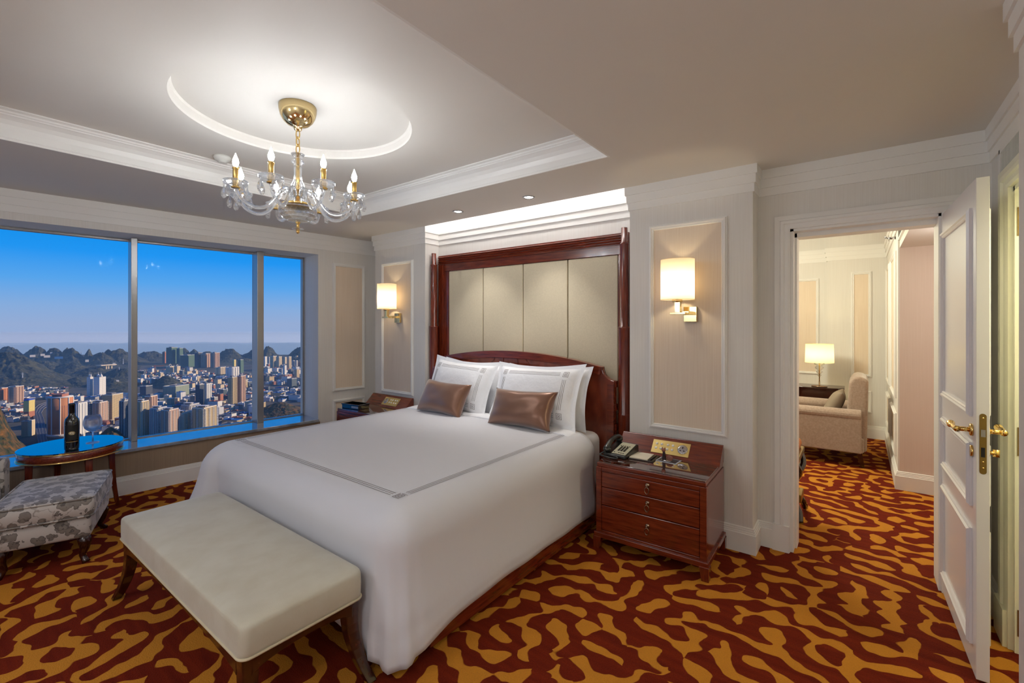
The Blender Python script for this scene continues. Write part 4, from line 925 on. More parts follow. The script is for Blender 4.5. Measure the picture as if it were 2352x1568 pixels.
def armchair(loc,rz,label,mt_,legm,h_arm,h_back,w,seat_z):
    """faces local +y"""
    t=thing('armchair',label,'armchair',loc,rz); hw=w/2
    seatblock(sm(MB()),hw-.11,.30,seat_z-.13,seat_z,.04,.02).obj('seat_cushion',mt_,t,loc=(0,.05,0))
    MB().box(-hw+.03,-.36,.15,hw-.03,.34,seat_z-.12).obj('base',mt_,t,bev=.02,seg=3)
    for s in (-1,1):
        m=sm(MB()); x=s*(hw-.065); rr=.052
        prof=[(-.055,.15),(-.055,h_arm-.09)]+[(rr*1.25*math.cos(R(a)),h_arm-.06+.06*math.sin(R(a))) for a in range(200,-21,-20)]+[(.055,h_arm-.09),(.055,.15)]
        m.smooth=False; m.prism_y([(x+a,b) for a,b in prof],-.34,.36); m.obj('arm',mt_,t,bev=.012,seg=3)
    m=MB(); m.prism_x([(-.30,seat_z-.10),(-.20,seat_z-.10),(-.235,h_back-.08),(-.27,h_back-.015),(-.33,h_back),(-.40,h_back-.04),(-.385,.15),(-.30,.15)],-hw+.10,hw-.10); m.obj('back',mt_,t,bev=.03,seg=4)
    for sx in (-1,1):
        for y,d in ((.30,.01),(-.32,-.03)):
            m=MB(); a=.025; x=sx*(hw-.075); m.add([(x-a,y-a,.155),(x+a,y-a,.155),(x+a,y+a,.155),(x-a,y+a,.155),(x-a*.7,y+d-a*.7,0),(x+a*.7,y+d-a*.7,0),(x+a*.7,y+d+a*.7,0),(x-a*.7,y+d+a*.7,0)],[(0,1,2,3),(7,6,5,4),(0,4,5,1),(1,5,6,2),(2,6,7,3),(3,7,4,0)]); m.obj('leg',legm,t)
    return t
armchair((-4.425,-.055,0),OA,'grey blossom-print armchair cut off by the left edge, behind the ottoman','blossom_print','dark_wood',.60,1.0,.74,.43)
# ---- lounge furniture
armchair((-.33,6.335,0),R(90),'mauve grey upholstered armchair in the room beyond the doorway','armchair_mauve','dark_wood',.60,.95,.80,.42)
pillow('cushion',.40,.40,.07,(-.24,6.28,.58),26,0,-90,'taupe','square taupe cushion propped on the armchair beyond the doorway','cushion',None,0,seed=12)
t=thing('side_table','dark curved-front console table carrying the glass lamp beyond the doorway','table',(-.46,7.12,0))
cur=[(-.38,.25),(-.38,-.10)]+[(-.38+.62*i/10,-.10-.05*math.sin(PI*i/10)) for i in range(1,10)]+[(.24,-.10),(.30,.0),(.30,.25)]
MB().prism(cur,.665,.69).obj('top','dark_wood',t,bev=.003); MB().prism([(x*.96,y*.92) for x,y in cur],.52,.665).obj('apron','dark_wood',t)
for x,y in ((-.34,.20),(-.34,-.07),(.24,.20),(.22,-.06)): MB().box(x-.02,y-.02,0,x+.02,y+.02,.55).obj('leg','dark_wood',t)
t=thing('table_lamp','lit table lamp with yellow drum shade and stacked glass stem beyond the doorway','lamp',(-.42,7.10,.69))
sm(MB()).lathe([(.085,0),(.088,.004),(.088,.012),(.02,.016),(.008,.02),(.008,.07)],24).obj('base','antique_metal',t)
m=sm(MB()); m.lathe([(.008,.13),(.022,.14),(.026,.152),(.014,.165),(.032,.18),(.036,.195),(.018,.212),(.044,.232),(.050,.25),(.026,.270),(.056,.285),(.060,.30),(.02,.312)],20); m.obj('glass_stem','crystal',t)
sm(MB()).tube([(0,0,.06),(0,0,.40)],.006,8).obj('rod','brass',t)
m=sm(MB())
for r in (1,): m.grid(lambda u,v:((.158-.006*v)*r*math.cos(2*PI*u),(.158-.006*v)*r*math.sin(2*PI*u),.312+.238*v),40,5,True)
m.obj('lamp_shade','lamp_shade_yellow',t); m=sm(MB()); m.ellipsoid((0,0,.42),(.028,.028,.036),12,8); m.obj('bulb','bulb_yellow',t)
t=thing('stool','carved dark stool with a red and gold striped seat just inside the doorway','stool',(-.70,4.18,0))
m=sm(MB()); seatblock(m,.32,.20,.50,.58,.03,.02); m.obj('seat','stripe_cloth',t)
for s in (-1,1):
    MB().box(s*.32-.02,-.22,.46,s*.32+.02,.22,.505).obj('seat_rail','old_brass',t,bev=.008)
    for q in (-1,1):
        m=sm(MB()); m.tube(spline([(s*.31,q*.20,.47),(s*.335,q*.14,.38),(s*.29,q*.02,.27),(s*.30,-q*.10,.16),(s*.335,-q*.14,.08),(s*.345,-q*.19,.022)],5),.024,8); m.obj('leg','black_lacquer',t)
    MB().box(s*.33-.015,-.10,.14,s*.33+.015,.10,.20).obj('stretcher','old_brass',t,bev=.006)

# ================================================================= THE CITY BELOW
GZ=-300.0
def gp(px,py):            # ground point on a sight line
    d=F*(CZ-GZ)/(py-HOR); l=(px-1176)/F*d; return (FW[0]*d+RT[0]*l,FW[1]*d+RT[1]*l),d
def dp(px,d):
    l=(px-1176)/F*d; return (FW[0]*d+RT[0]*l,FW[1]*d+RT[1]*l)
def zat(py,d): return CZ+(HOR-py)/F*d
BT='city buildings seen from the window'
m=MB(); q=[dp(-900,300),dp(1500,300),dp(1500,4400),dp(-900,4400)]; m.prism(q,GZ-6,GZ); struct(m.obj('ground','town_ground'))
m=MB(); q=[dp(-900,1950),dp(305,2250),dp(325,3300),dp(1500,3700),dp(1500,4450),dp(-900,4450)]; m.prism(q,GZ-2,GZ+1); struct(m.obj('woodland','forest'))
occupied=[]; DISC=[]
def free(x,y,r): return all((x-a)**2+(y-b)**2>(r+c)**2 for a,b,c in DISC)
def tower(px,pt,pb,wp_,fac,label,style='slab',roof='roof_grey',al=52,ar=(.62,.88)):
    for off in (0,2,-2,4,-4,6,-6,9,-8,12,-11,16,20,25):
        (x,y),d=gp(px,pb+off); W=wp_/F*d*math.sqrt(1+((px-1176)/F)**2)*.86; H=(pb+off-pt)/F*d
        if free(x,y,W*.5) and H>8: pb+=off; break
    phi=math.atan2(-y,-x); t=thing('tower_block',label,'building',(x,y,GZ),phi+R(al),BT)
    a=W*ar[0]/2; b=W*ar[1]/2      # half-extents: x is across the left face, y across the right face
    occupied.append((px,pb,wp_*.6,(pb-pt)*.3))
    DISC.append((x,y,W*(.68 if style=='round' else .52)))
    if style=='round':
        sm(MB()).lathe([(W*.5,0),(W*.5,H)],28,sx=1,sy=.8).obj('body',fac,t)
        m=MB()
        for k in range(9):
            a_=2*PI*k/9+.35; m.box(W*.5*math.cos(a_)-1.2,W*.4*math.sin(a_)-1.2,0,W*.5*math.cos(a_)+1.2,W*.4*math.sin(a_)+1.2,H+.5)
        m.obj('pilasters','roof_white',t)
        sm(MB()).lathe([(W*.51,H),(W*.51,H+2.5)],28,sx=1,sy=.8).obj('parapet','roof_white',t)
        MB().box(-W*.22,-W*.2,H+2,W*.22,W*.2,H+9).obj('roof_house','roof_red',t)
        sm(MB()).lathe([(W*.55,0),(W*.55,7)],28,sx=1,sy=.8).obj('podium','roof_white',t)
        return t
    m=MB(); m.box(-a,-b,0,a,b,H)
    if style in('ribs','bal'):
        for k in range(3):
            c=-b+2*b*(k+.5)/3; m.box(a,c-b*.17,0,a+W*.05,c+b*.17,H-1.5)
        for k in range(2):
            c=-a+2*a*(k+.5)/2; m.box(c-a*.22,-b-W*.05,0,c+a*.22,-b,H-1.5)
    m.obj('body',fac,t)
    if style=='bal':
        m=MB(); n=int(H/3.1)
        for i in range(n):
            z=3.1*i+2
            for k in range(4):
                c=-b+2*b*(k+.1)/3.2; m.box(a,c-b*.09,z,a+W*.075,c+b*.13,z+1.1)
            for k in range(3):
                c=-a+2*a*(k+.0)/2; m.box(max(-a,c-a*.16),-b-W*.07,z,min(a,c+a*.16),-b,z+1.1)
        m.obj('balconies','roof_white',t)
    if style=='dome':
        for s in (-1,1): sm(MB()).lathe([(a*.42,0),(a*.45,4),(a*.3,10),(a*.06,14),(a*.02,22)],12,(s*a*.5,0,H)).obj('dome','roof_white',t)
    elif style=='arch':
        m=sm(MB()); m.tube([(0,b*.5*math.cos(R(18*k)),H+b*.7*math.sin(R(18*k))) for k in range(11)],1.2,6); m.obj('roof_arch','roof_white',t)
    elif style=='sign':
        MB().box(-a,-b,H,a,b,H+4).obj('roof_sign','sign_blue',t); MB().box(-a*1.01,-b*1.01,0,a*1.01,b*1.01,H*.36).obj('lower_storeys','f_redbrick',t)
    elif style=='net':
        m=MB(); m.box(-a*1.02,-b*1.02,H*.05,a*1.02,b*1.02,H*.86); m.obj('netting','f_green',t)
    m=MB(); m.box(-a*.55,-b*.5,H,a*.35,b*.3,H+min(6,H*.06)); m.obj('roof_house',roof,t)
    m=MB(); 
    for q in ((-a,-b,a,-b+.8),(-a,b-.8,a,b),(-a,-b,-a+.8,b),(a-.8,-b,a,b)): m.box(q[0],q[1],H,q[2],q[3],H+1.6)
    if style=='bal': m.box(-a*.9,-b*.7,H+5,a*.9,-b*.1,H+6); m.box(-a*.8,-b*.6,H,-a*.7,-b*.5,H+5); m.box(a*.7,-b*.3,H,a*.8,-b*.2,H+5)
    m.obj('parapet','roof_white',t)
    return t
TW=[(5,891,928,16,'f_orange','orange and cream tower block touching the left edge of the view','ribs'),
(37,887,929,19,'f_pink','pale pink tower block standing left of the wide road','ribs'),
(67,919,958,14,'f_yellow','cream tower with a blue roof sign and red lower storeys by the road bend','sign'),
(65,966,1001,17,'f_cream','short cream block at the foot of the near wooded slope','slab'),
(139,912,1000,38,'f_orange','tall orange curved tower left of the dark bottle','round'),
(181,925,1004,24,'f_white','white tower standing between the bottle and the goblet','ribs'),
(207,866,909,9,'f_white','left tower of the domed pair below the wooded ridge','dome'),
(229,866,909,18,'f_white','right tower of the domed pair below the wooded ridge','dome'),
(206,926,973,24,'f_dark','blue grey residential tower behind the goblet','bal'),
(230,923,972,22,'f_pink','pinkish residential tower right of the goblet','bal'),
(259,905,967,31,'f_tan','sandy slab tower with a window grid left of the near mullion','slab'),
(286,920,1008,16,'f_dark','grey balcony tower close to the left of the near mullion','bal'),
(326,921,1004,22,'f_tan','balcony tower just right of the near mullion','bal'),
(347,909,1000,21,'f_pink','tall pinkish tower second from the near mullion','ribs'),
(364,936,1002,28,'f_grey','grey balcony block at the left of the nearest row','bal'),
(390,940,1002,30,'f_pink','mauve balcony block in the middle of the nearest row','bal'),
(418,946,998,40,'f_cream','cream sunlit balcony block in the nearest row','bal'),
(437,928,985,32,'f_grey','grey block with a roof pergola behind the nearest row','bal'),
(470,934,990,44,'f_tan','sandy balcony block at the right end of the nearest row','bal'),
(336,886,912,20,'f_dark','dark glass office block right of the near mullion','slab'),
(405,885,913,44,'f_teal','long pale green slab hotel in front of the wooded knoll','slab'),
(391,841,860,15,'f_cream','cream tower with a roof arch in the middle distance, left one','arch'),
(407,841,860,11,'f_cream','cream tower with a roof arch in the middle distance, right one','arch'),
(379,808,834,9,'f_redbrick','small purple red tower at the hill foot','slab'),
(395,798,835,19,'f_green','left green netted tower rising above the far hills','net'),
(413,800,835,11,'f_green','right green netted tower rising above the far hills','net'),
(432,815,842,28,'f_green','broad dark green netted tower below the pointed hill','net'),
(456,810,843,14,'f_dark','shaded grey tower left of the far pale pair','ribs'),
(474,812,843,20,'f_pink','left pale ribbed tower in front of the far hills','ribs'),
(494,810,842,17,'f_pink','right pale ribbed tower in front of the far hills','ribs'),
(538,826,846,7,'f_yellow','thin pale yellow tower before the dark hills','slab'),
(553,826,856,11,'f_green','green netted tower left of the far mullion','net'),
(507,843,863,20,'f_cream','cream double slab on the hill left of the far mullion','ribs'),
(534,843,866,26,'f_white','white triple slab on the hill left of the far mullion','ribs'),
(534,866,934,18,'f_tan','left tower of the tall brown pair near the far mullion','ribs'),
(554,863,930,18,'f_pink','right tower of the tall brown pair near the far mullion','ribs'),
(459,883,934,16,'f_dark','blue grey tower attached left of the tall white tower','slab'),
(475,881,932,18,'f_white','tall white tower in the middle of the wide pane','ribs'),
(582,920,943,34,'f_cream','long cream block beside the autumn park by the far mullion','ribs'),
(609,819,842,8,'f_white','leftmost pale tower of the far cluster in the narrow pane','slab'),
(618,820,838,6,'f_grey','thin grey tower in the far cluster of the narrow pane','slab'),
(628,818,848,14,'f_cream','broadest cream tower of the far cluster in the narrow pane','ribs'),
(641,819,849,12,'f_cream','cream tower second from the right hill in the far cluster','ribs'),
(655,820,838,8,'f_cream','cream tower behind the thin white blue tower','slab'),
(664,819,847,10,'f_cream','rightmost tall cream tower of the far cluster','ribs'),
(674,828,848,6,'f_grey','left grey tower below the quarry hill','slab'),
(681,828,848,6,'f_grey','right grey tower below the quarry hill','slab'),
(654,839,869,8,'f_white','thin white and blue tower in the narrow pane','slab'),
(682,848,870,11,'f_tan','sandy tower in the middle of the narrow pane','slab'),
(671,869,893,20,'f_glass','blue shaded slab above the dark wooded park','slab'),
(699,867,897,20,'f_dark','dark slab with a sunlit end near the window jamb','slab'),
(714,861,874,5,'f_cream','short cream tower nearest the window jamb','slab')]
for a in TW: tower(*a)
DISC.append((*dp(441,1650),24))
t=thing('billboard','bright yellow roof billboard among the city blocks','billboard',(*dp(441,1650),zat(934,1650)),math.atan2(-y,-x)+R(12))
MB().box(-.8,-17,0,.8,17,13).obj('panel','sign_yellow',t); m=MB()
for k in (-12,0,12): m.box(-1.6,k-.5,-12,-.6,k+.5,8)
m.obj('posts','pylon_grey',t)
for k in range(60): p=dp(118+184*k/59,1800+150*k/59); DISC.append((p[0],p[1],13))
# low-rise fabric of the town: individual blocks, the far remainder in one mesh
random.seed(21)
FAC=['f_white','f_cream','f_grey','f_white','f_tan','f_redbrick','f_dark','f_white','f_pink','f_glass']
ROF=['roof_white','roof_grey','roof_red','roof_white','roof_blue','roof_grey']
protos={}
def block_mesh(i,j,k):
    key=(i,j,k)
    if key not in protos:
        w=[9,13,18,26][j]; dd=[8,10,11,13][j]; h=[9,14,20,30,42][k]; m=MB(); m.box(-w,-dd,0,w,dd,h); m.cur=1
        for q in ((-w,-dd,w,-dd+.6),(-w,dd-.6,w,dd),(-w,-dd,-w+.6,dd),(w-.6,-dd,w,dd)): m.box(q[0],q[1],h,q[2],q[3],h+1.2)
        m.box(-w*.5,-dd*.4,h,-w*.05,dd*.3,h+3.4); m.box(-w+.6,-dd+.6,h,w-.6,dd-.6,h+.15)
        protos[key]=m.mesh('town_block',[FAC[i],ROF[(i*3+j+k)%6]])
    return protos[key]
ZN=[(0,150,896,922,46,(0,2),(0,2),'in the town under the large left hill'),(0,58,926,968,24,(0,2),(0,2),'left of the wide curving road'),(150,292,912,940,26,(0,2),(0,2),'around the viaduct'),
(150,292,972,1012,12,(1,3),(0,2),'below the goblet'),(318,470,852,884,44,(0,2),(0,3),'in front of the netted towers'),(430,600,860,905,52,(0,2),(0,3),'around the tall white tower'),
(318,450,908,942,20,(0,2),(0,3),'behind the nearest balcony row'),(484,600,905,960,44,(0,2),(0,3),'between the balcony row and the brown pair'),(490,600,955,985,14,(1,3),(0,1),'at the foot of the wide pane'),
(604,730,840,885,66,(0,2),(0,3),'in the upper part of the narrow pane'),(604,730,895,922,34,(1,3),(0,2),'in the lower part of the narrow pane')]
def road_px(px,py): return 72<px<140 and 918<py<1020 and not (px<80 and py<945)
count=0
for (a,b,c,e,n,wj,hk,where) in ZN:
    k=0; tries=0
    while k<n and tries<n*60:
        tries+=1; px=random.uniform(a,b); py=random.uniform(c,e)
        if road_px(px,py) or any(abs(px-o[0])<o[2]+2 and -2<o[1]-py<o[3] or abs(px-o[0])<o[2]+2 and abs(o[1]-py)<3 for o in occupied): continue
        (x,y),d=gp(px,py); i=random.randrange(10); wi=random.randint(*wj); rr_=math.hypot([9,13,18,26][wi],[8,10,11,13][wi])*1.02
        if not free(x,y,rr_): continue
        DISC.append((x,y,rr_)); me=block_mesh(i,wi,random.randint(*hk))
        o=bpy.data.objects.new('town_block',me); COL.objects.link(o); o.location=(x,y,GZ); o.rotation_euler=(0,0,math.atan2(-y,-x)+R(52+random.choice((-18,-6,0,8,20,90))))
        tag(o,'small low-rise block '+where,'building','low-rise blocks '+where); k+=1; count+=1
        occupied.append((px,py,1.6*(b-a>0),.8))
m=MB()
for _ in range(5200):
    z=random.choice(ZN); px=random.uniform(z[0],z[1]); py=random.uniform(z[2],z[3])
    if road_px(px,py) or any(abs(px-o[0])<o[2] and abs(o[1]-py)<1.5 for o in occupied[:60]): continue
    (x,y),d=gp(px,py); w=random.uniform(5,13); h=random.uniform(5,16); a=math.atan2(-y,-x)+R(52+random.choice((-15,0,12)))
    if not free(x,y,w*1.25): continue
    DISC.append((x,y,w*1.25))
    m.T=Matrix.Translation((x,y,GZ))@Matrix.Rotation(a,4,'Z'); m.cur=random.randrange(4); m.box(-w,-w*.7,0,w,w*.7,h)
for _ in range(1500):
    px,py=random.choice(((random.uniform(732,1150),random.uniform(826,985)),(random.uniform(-420,-5),random.uniform(845,1010))))
    (x,y),d=gp(px,py); w=random.uniform(6,16); h=random.choice((8,12,16,22,30,60)); a=math.atan2(-y,-x)+R(52+random.choice((-15,0,12)))
    if not free(x,y,w*1.25): continue
    DISC.append((x,y,w*1.25)); m.T=Matrix.Translation((x,y,GZ))@Matrix.Rotation(a,4,'Z'); m.cur=random.randrange(4); m.box(-w,-w*.7,0,w,w*.7,h)
o=m.obj('low_rise_houses',['roof_white','f_cream','roof_grey','roof_red']); o['kind']='stuff'; tag(o,'crowded tiny houses filling the town between the taller blocks','houses')
# wide road and viaduct
def ribbon(name,pts,mt_,dz_=.6,th=.5):
    m=MB(); vs=[];fs=[]
    for (xa,xb,py) in pts:
        for px in (xa,xb): p,_=gp(px,py); vs.append((*p,GZ+dz_)); vs.append((*p,GZ+dz_-th))
    for k in range(len(pts)-1):
        b=4*k; fs+=[(b,b+2,b+6,b+4),(b+1,b+5,b+7,b+3),(b,b+4,b+5,b+1),(b+2,b+3,b+7,b+6)]
    return m.add(vs,fs)
RD=[(96,122,1075),(91,114,1040),(87,108,1012),(82,104,985),(78,100,962),(76,95,950),(80,101,940),(88,114,932),(104,132,926),(126,160,921)]
struct(ribbon('r',RD,'asphalt',3.0,2.0).obj('road','asphalt'))
for f in (.0,.34,.66,1.0):
    l=[(a+(b-a)*f-.16,a+(b-a)*f+.16,y) for a,b,y in RD]; struct(ribbon('l',l,'road_line',3.6).obj('road_marking','road_line'))
def span(p0,p1,d0,d1,n,wd,mt_,piers=True):
    m=MB(); m2=[]
    A=Vector((*dp(p0[0],d0),zat(p0[1],d0))); B=Vector((*dp(p1[0],d1),zat(p1[1],d1))); u=(B-A); u2=Vector((u.x,u.y,0)).normalized(); nn=Vector((-u2.y,u2.x,0))
    vs=[]; 
    for P in (A,B):
        for s,z in ((-1,0),(1,0),(1,-4),(-1,-4)): vs.append(P+nn*wd*s+Vector((0,0,z)))
    m.add(vs,[(0,1,2,3),(7,6,5,4),(0,4,5,1),(1,5,6,2),(2,6,7,3),(3,7,4,0)]); return m,A,B,nn
t=thing('viaduct','pale concrete viaduct crossing the valley left of the near mullion','bridge',(*dp(225,1830),GZ))
lx,ly,lz=t.location
m,A,B,nn=span((120,917),(300,901.5),1800,1950,0,9,'concrete_pale'); m.v=[(a-lx,b-ly,c-lz) for a,b,c in m.v]; m.obj('deck','concrete_pale',t)
for k in range(12):
    P=A+(B-A)*(k+.5)/12; m=MB(); m.box(P.x-lx-2,P.y-ly-2,0,P.x-lx+2,P.y-ly+2,P.z-lz-3.9); m.obj('pier','concrete_pale',t)
t=thing('viaduct','short pale motorway viaduct on the far wooded slope','bridge',(*dp(250,2780),zat(846,2780))); lx,ly,lz=t.location
m,A,B,nn=span((226,838.5),(262,836),2740,2860,0,16,'concrete_pale'); m.v=[(a-lx,b-ly,c-lz) for a,b,c in m.v]; m.obj('deck','concrete_pale',t)
for f in (.5,.64,.85):
    P=A+(B-A)*f; m=MB(); m.box(P.x-lx-3,P.y-ly-3,-6,P.x-lx+3,P.y-ly+3,P.z-lz-4); m.obj('pier','concrete_pale',t)
# tower crane and pylons
(x,y),d=gp(356,862); s=d/F; t=thing('tower_crane','red tower crane right of the near mullion','crane',(x,y,GZ),math.atan2(-y,-x)+PI/2)
MB().box(-1.6,-1.6,0,1.6,1.6,24*s).obj('mast','crane_red',t); MB().box(-4*s,-1,21*s,16*s,1,22*s).obj('jib','crane_red',t); MB().box(-5*s,-2,20*s,-3*s,2,22*s).obj('counterweight','concrete_pale',t)
for k,(px,pt,pb,dd,lb) in enumerate(((52,855,871,2150,'lattice pylon on the large hillside at far left'),(186,807,817,3640,'lattice pylon on the far ridge, left of the pointed peak'),(283,823,833,3000,'lattice pylon beside the white hut on the ridge'),(274,842,855,2560,'lattice pylon on the slope above the viaduct'))):
    p=dp(px,dd); z=zat(pb,dd); h=(pb-pt)/F*dd; m=MB(); w=h*.10; m.add([(-w,-w,-8),(w,-w,-8),(w,w,-8),(-w,w,-8),(-w*.15,-w*.15,h),(w*.15,-w*.15,h),(w*.15,w*.15,h),(-w*.15,w*.15,h)],[(0,4,5,1),(1,5,6,2),(2,6,7,3),(3,7,4,0),(4,5,6,7)])
    for f in (.7,.85): m.box(-w*1.3,-.8,h*f,w*1.3,.8,h*f+1.2)
    tag(m.obj('pylon','pylon_grey',loc=(*p,z),rot=(0,0,math.atan2(-p[1],-p[0])+PI/2)),'grey '+lb,'pylon','pylons on the hills')
# wooded hills
def hill(px,pt,d,wl,wr,dr,mt_='forest',base=None,rough=.06,peak=2,n=(72,40),seed=0):
    """rounded hill: apex on the sight line (px,pt) at depth d; wl / wr half-widths in sight-line units"""
    z1=zat(pt,d); zb=GZ-4 if base is None else base; H=z1-zb; k=d/F; c=dp(px,d); m=sm(MB())
    def f(u,v):
        a=2*u-1; b=2*v-1; X=(a*(wl if a<0 else wr))*k*1.5; Y=b*dr*1.5
        q=math.hypot(a*1.5,b*1.5); h=math.exp(-(q**peak)*1.35)-math.exp(-(1.5**peak)*1.35)
        h=max(0,h)
        nz=noise.fractal((X/ (90)+seed,Y/90,seed),.7,2,5); nf=noise.noise((X/9,Y/9,seed))
        z=H*h*(1+rough*nz)+h**.3*(nf*2.2+nz*H*rough*.5) if h>0 else -3
        return (RT[0]*X+c[0]/d*Y,RT[1]*X+c[1]/d*Y,z)
    m.grid(f,*n); o=m.obj('hill',mt_,loc=(c[0],c[1],zb)); struct(o); return o
hill(12,808,2500,90,120,420,seed=1,rough=.10,n=(150,90),peak=2.2)
hill(-30,906,1060,100,72,170,'forest_gold',seed=2,rough=.16,n=(120,70))
for k,(px,pt,d,wl,wr,dr) in enumerate(((15,797,3900,60,50,330),(85,794.5,3800,38,34,300),(125,801,3700,36,36,300),(163,800,3650,34,34,300),(203,801,3600,13,15,200),(235,811,3500,40,40,240),(268,802.5,3700,60,60,330),(165,832,2950,46,40,230),(100,828,3050,50,50,250),(215,842,2800,50,46,230),(285,846,2600,60,50,230),(248,868,2230,40,60,190),(180,868,2350,40,34,180),
    (345,807,4000,44,54,300),(423,799,4150,12,18,200),(447,803,4100,18,20,220),(476,808,3950,34,38,260),(526,801.5,3950,34,36,330),(588,801,4050,32,24,330),(616,794.5,4000,20,26,330),(690,798,3950,32,34,330),(742,800,3900,32,50,330),(830,796,3900,60,60,330),(960,800,3800,80,70,330),(1090,797,3700,80,90,330),(-120,800,3900,80,80,330),(-300,797,3800,90,90,330),(560,822,3700,50,30,120),(650,822,3800,60,60,160))):
    hill(px,pt,d,wl,wr,dr,seed=30+k,n=(96,44),rough=.20)
hill(385,862,2250,36,34,130,seed=5,rough=.10,n=(80,44)); hill(505,857,2650,26,22,150,seed=6,n=(60,36)); hill(545,842,3200,40,30,160,seed=16,n=(60,36))
hill(680,886,2050,26,22,90,seed=7,n=(60,36)); hill(650,926,1560,60,56,110,'forest_gold',seed=8,rough=.14,n=(100,50)); hill(585,948,1500,40,40,70,'forest_gold',seed=9,rough=.14,n=(80,40)); hill(255,980,1180,36,40,70,'forest_gold',seed=10,rough=.14,n=(80,40))
# far blue ridges
for j,(d,base,amp,sd) in enumerate(((7400,792,3.2,1.3),(8600,788.5,2.2,7.7))):
    m=sm(MB()); W=160
    def f(u,v):
        px=-500+1900*u; p=dp(px,d+v*700); py=base+amp*noise.fractal((px/90,sd,0),.8,2,4); z1=zat(py,d)
        return (p[0],p[1],(GZ-330)+(z1-GZ+330)*math.sin(PI*v)**.7)
    m.grid(f,220,9); struct(m.obj('ridge','forest'))
for k,(px,py,d,w) in enumerate(((75,817,3500,9),(98,814.5,3550,7),(108,818,3450,10),(135,821,3400,14),(118,811,3600,4),(200,828,3250,6),(262,835.5,2900,5),(270,875,2180,5))):
    p=dp(px,d); s=d/F; a=math.atan2(-p[1],-p[0]); o=MB().box(-10,-w*s/2,-9,10,w*s/2,2.2*s).obj('factory_shed','roof_white' if k!=3 else 'roof_blue',loc=(*p,zat(py,d)),rot=(0,0,a))
    tag(o,'long pale factory shed on the far wooded hills','building','factory sheds on the hills')
for k,(px,py,d,w,h) in enumerate(((62,846,2330,5,7),(50,842,2370,6,3.5),(121,870,2400,7,3),(133,878,2380,4,3),(681,817,3650,6,2.5))):
    p=dp(px,d); s=d/F; m=MB(); rr=random.Random(k)
    m.ellipsoid((0,0,0),(26,w*s/2,h*s/2),9,6); m.v=[(a+rr.uniform(-4,4),b+rr.uniform(-4,4),c+rr.uniform(-4,4)) for a,b,c in m.v]
    tag(m.obj('rock_face','rock',loc=(*p,zat(py+h/2,d)),rot=(0,0,math.atan2(-p[1],-p[0]))),'bare pale rock outcrop on the wooded hills','rock','rock outcrops on the hills')
# valley haze
hz=MB(); q=[dp(-1500,700),dp(2000,700),dp(2000,4460),dp(-1500,4460)]; hz.prism(q,GZ-140,-70)
hf=MB(); q=[dp(-1500,4500),dp(2000,4500),dp(2000,9800),dp(-1500,9800)]; hf.prism(q,GZ-420,-150)
mh=bpy.data.materials.new('valley_haze'); mh.use_nodes=True; nt=mh.node_tree; nt.nodes.clear(); o=nd(nt,'ShaderNodeOutputMaterial'); v=nd(nt,'ShaderNodeVolumeScatter'); v.inputs['Color'].default_value=(.42,.70,1,1); v.inputs['Density'].default_value=.8e-4; v.inputs['Anisotropy'].default_value=.2
nt.links.new(v.outputs[0],o.inputs['Volume']); MATS['valley_haze']=mh
m2=mh.copy(); m2.node_tree.nodes['Volume Scatter'].inputs['Density'].default_value=3.2e-4; m2.node_tree.nodes['Volume Scatter'].inputs['Color'].default_value=(.5,.76,1,1); MATS['far_haze']=m2
h=hf.obj('haze','far_haze'); h['kind']='stuff'; tag(h,'thicker blue haze over the farthest ridges','haze')
h=hz.obj('haze','valley_haze'); h['kind']='stuff'; tag(h,'thin blue haze lying over the city valley','haze')

# ================================================================= LIGHT
wd=bpy.data.worlds.new('sky'); SC.world=wd; wd.use_nodes=True; nt=wd.node_tree; bg=nt.nodes['Background']
tc=nd(nt,'ShaderNodeTexCoord'); s=nd(nt,'ShaderNodeSeparateXYZ'); nt.links.new(tc.outputs['Generated'],s.inputs[0])
r=nd(nt,'ShaderNodeValToRGB'); nt.links.new(s.outputs['Z'],r.inputs['Fac']); e=r.color_ramp
stops=[(0,(150,172,212)),(.03,(134,172,221)),(.07,(88,165,236)),(.115,(34,150,242)),(.17,(0,141,235)),(.4,(0,105,205)),(1,(0,66,150))]
e.elements[0].position=0; e.elements[0].color=rgba(srgb(*stops[0][1])); e.elements[1].position=1; e.elements[1].color=rgba(srgb(*stops[-1][1]))
for p,c in stops[1:-1]: a=e.elements.new(p); a.color=rgba(srgb(*c))
nt.links.new(r.outputs[0],bg.inputs['Color']); bg.inputs['Strength'].default_value=.9
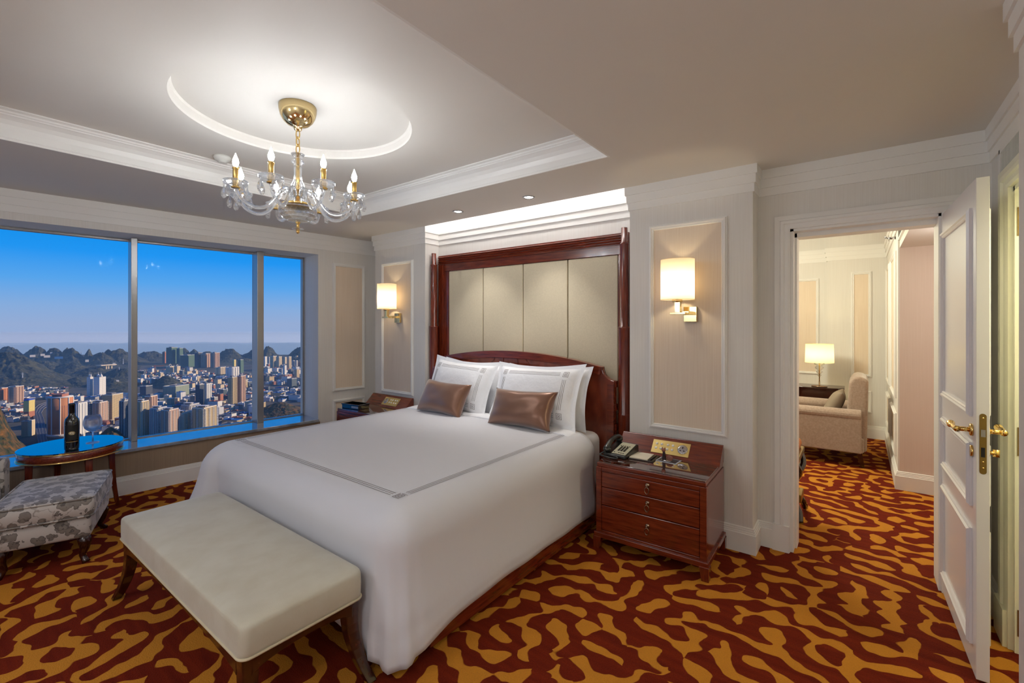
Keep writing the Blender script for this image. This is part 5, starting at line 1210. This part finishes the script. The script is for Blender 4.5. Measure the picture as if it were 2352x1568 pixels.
def light(name,kind,loc,energy,col=(1,1,1),rot=None,**k):
    l=bpy.data.lights.new(name,kind); l.energy=energy; l.color=col; o=bpy.data.objects.new(name,l); COL.objects.link(o); o.location=loc
    if rot: o.rotation_euler=rot
    for a,v in k.items(): setattr(l,a,v)
    return o
sd=Vector((-.50,-.80,-.36)); light('sun','SUN',(0,0,500),4.0,(1,.80,.55),sd.to_track_quat('-Z','Y').to_euler(),angle=R(.6))
WARM=(1,.80,.58)
for x in (-2.948,-2.155): light('downlight_beam','SPOT',(x,3.05,CEIL-.02),28,(1,.97,.93),(R(6),0,0),spot_size=R(75),spot_blend=.8,shadow_soft_size=.03)
light('fill_spot_right','SPOT',(-.35,-.5,CEIL-.03),40,(.96,.97,1),(0,0,0),spot_size=R(140),spot_blend=.9,shadow_soft_size=.08)  # added fill spot behind the camera, no fitting in the ceiling
light('fill_spot_left','SPOT',(-2.6,-.9,CEIL-.03),40,(.96,.97,1),(0,0,0),spot_size=R(140),spot_blend=.9,shadow_soft_size=.08)  # second added fill spot, outside the view on the window side
light('fill_point_right','POINT',(-.25,-.85,1.9),15,(.90,.95,1),shadow_soft_size=.2)  # added soft fill behind the camera to lift the walls, no lamp built
light('fill_point_left','POINT',(-2.2,-1.2,1.9),13,(.88,.94,1),shadow_soft_size=.2)  # added soft fill out of view at the front wall, no lamp built
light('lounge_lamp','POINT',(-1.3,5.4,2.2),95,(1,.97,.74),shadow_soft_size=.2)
light('passage_lamp','POINT',(.75,4.4,2.0),9,(1,.93,.86),shadow_soft_size=.1)
light('closet_lamp','POINT',(1.15,2.55,2.3),22,(1,.97,.82),shadow_soft_size=.1)
# ================================================================= RENDER SETTINGS
vs_=SC.view_settings; vs_.view_transform='Standard'; vs_.look='None'; vs_.exposure=.17; vs_.gamma=1; vs_.use_curve_mapping=False
cy=SC.cycles; cy.use_denoising=True; cy.max_bounces=10; cy.diffuse_bounces=5; cy.glossy_bounces=4; cy.transmission_bounces=10; cy.transparent_max_bounces=12; cy.volume_bounces=1
cy.sample_clamp_indirect=6; cy.caustics_refractive=False; cy.caustics_reflective=False
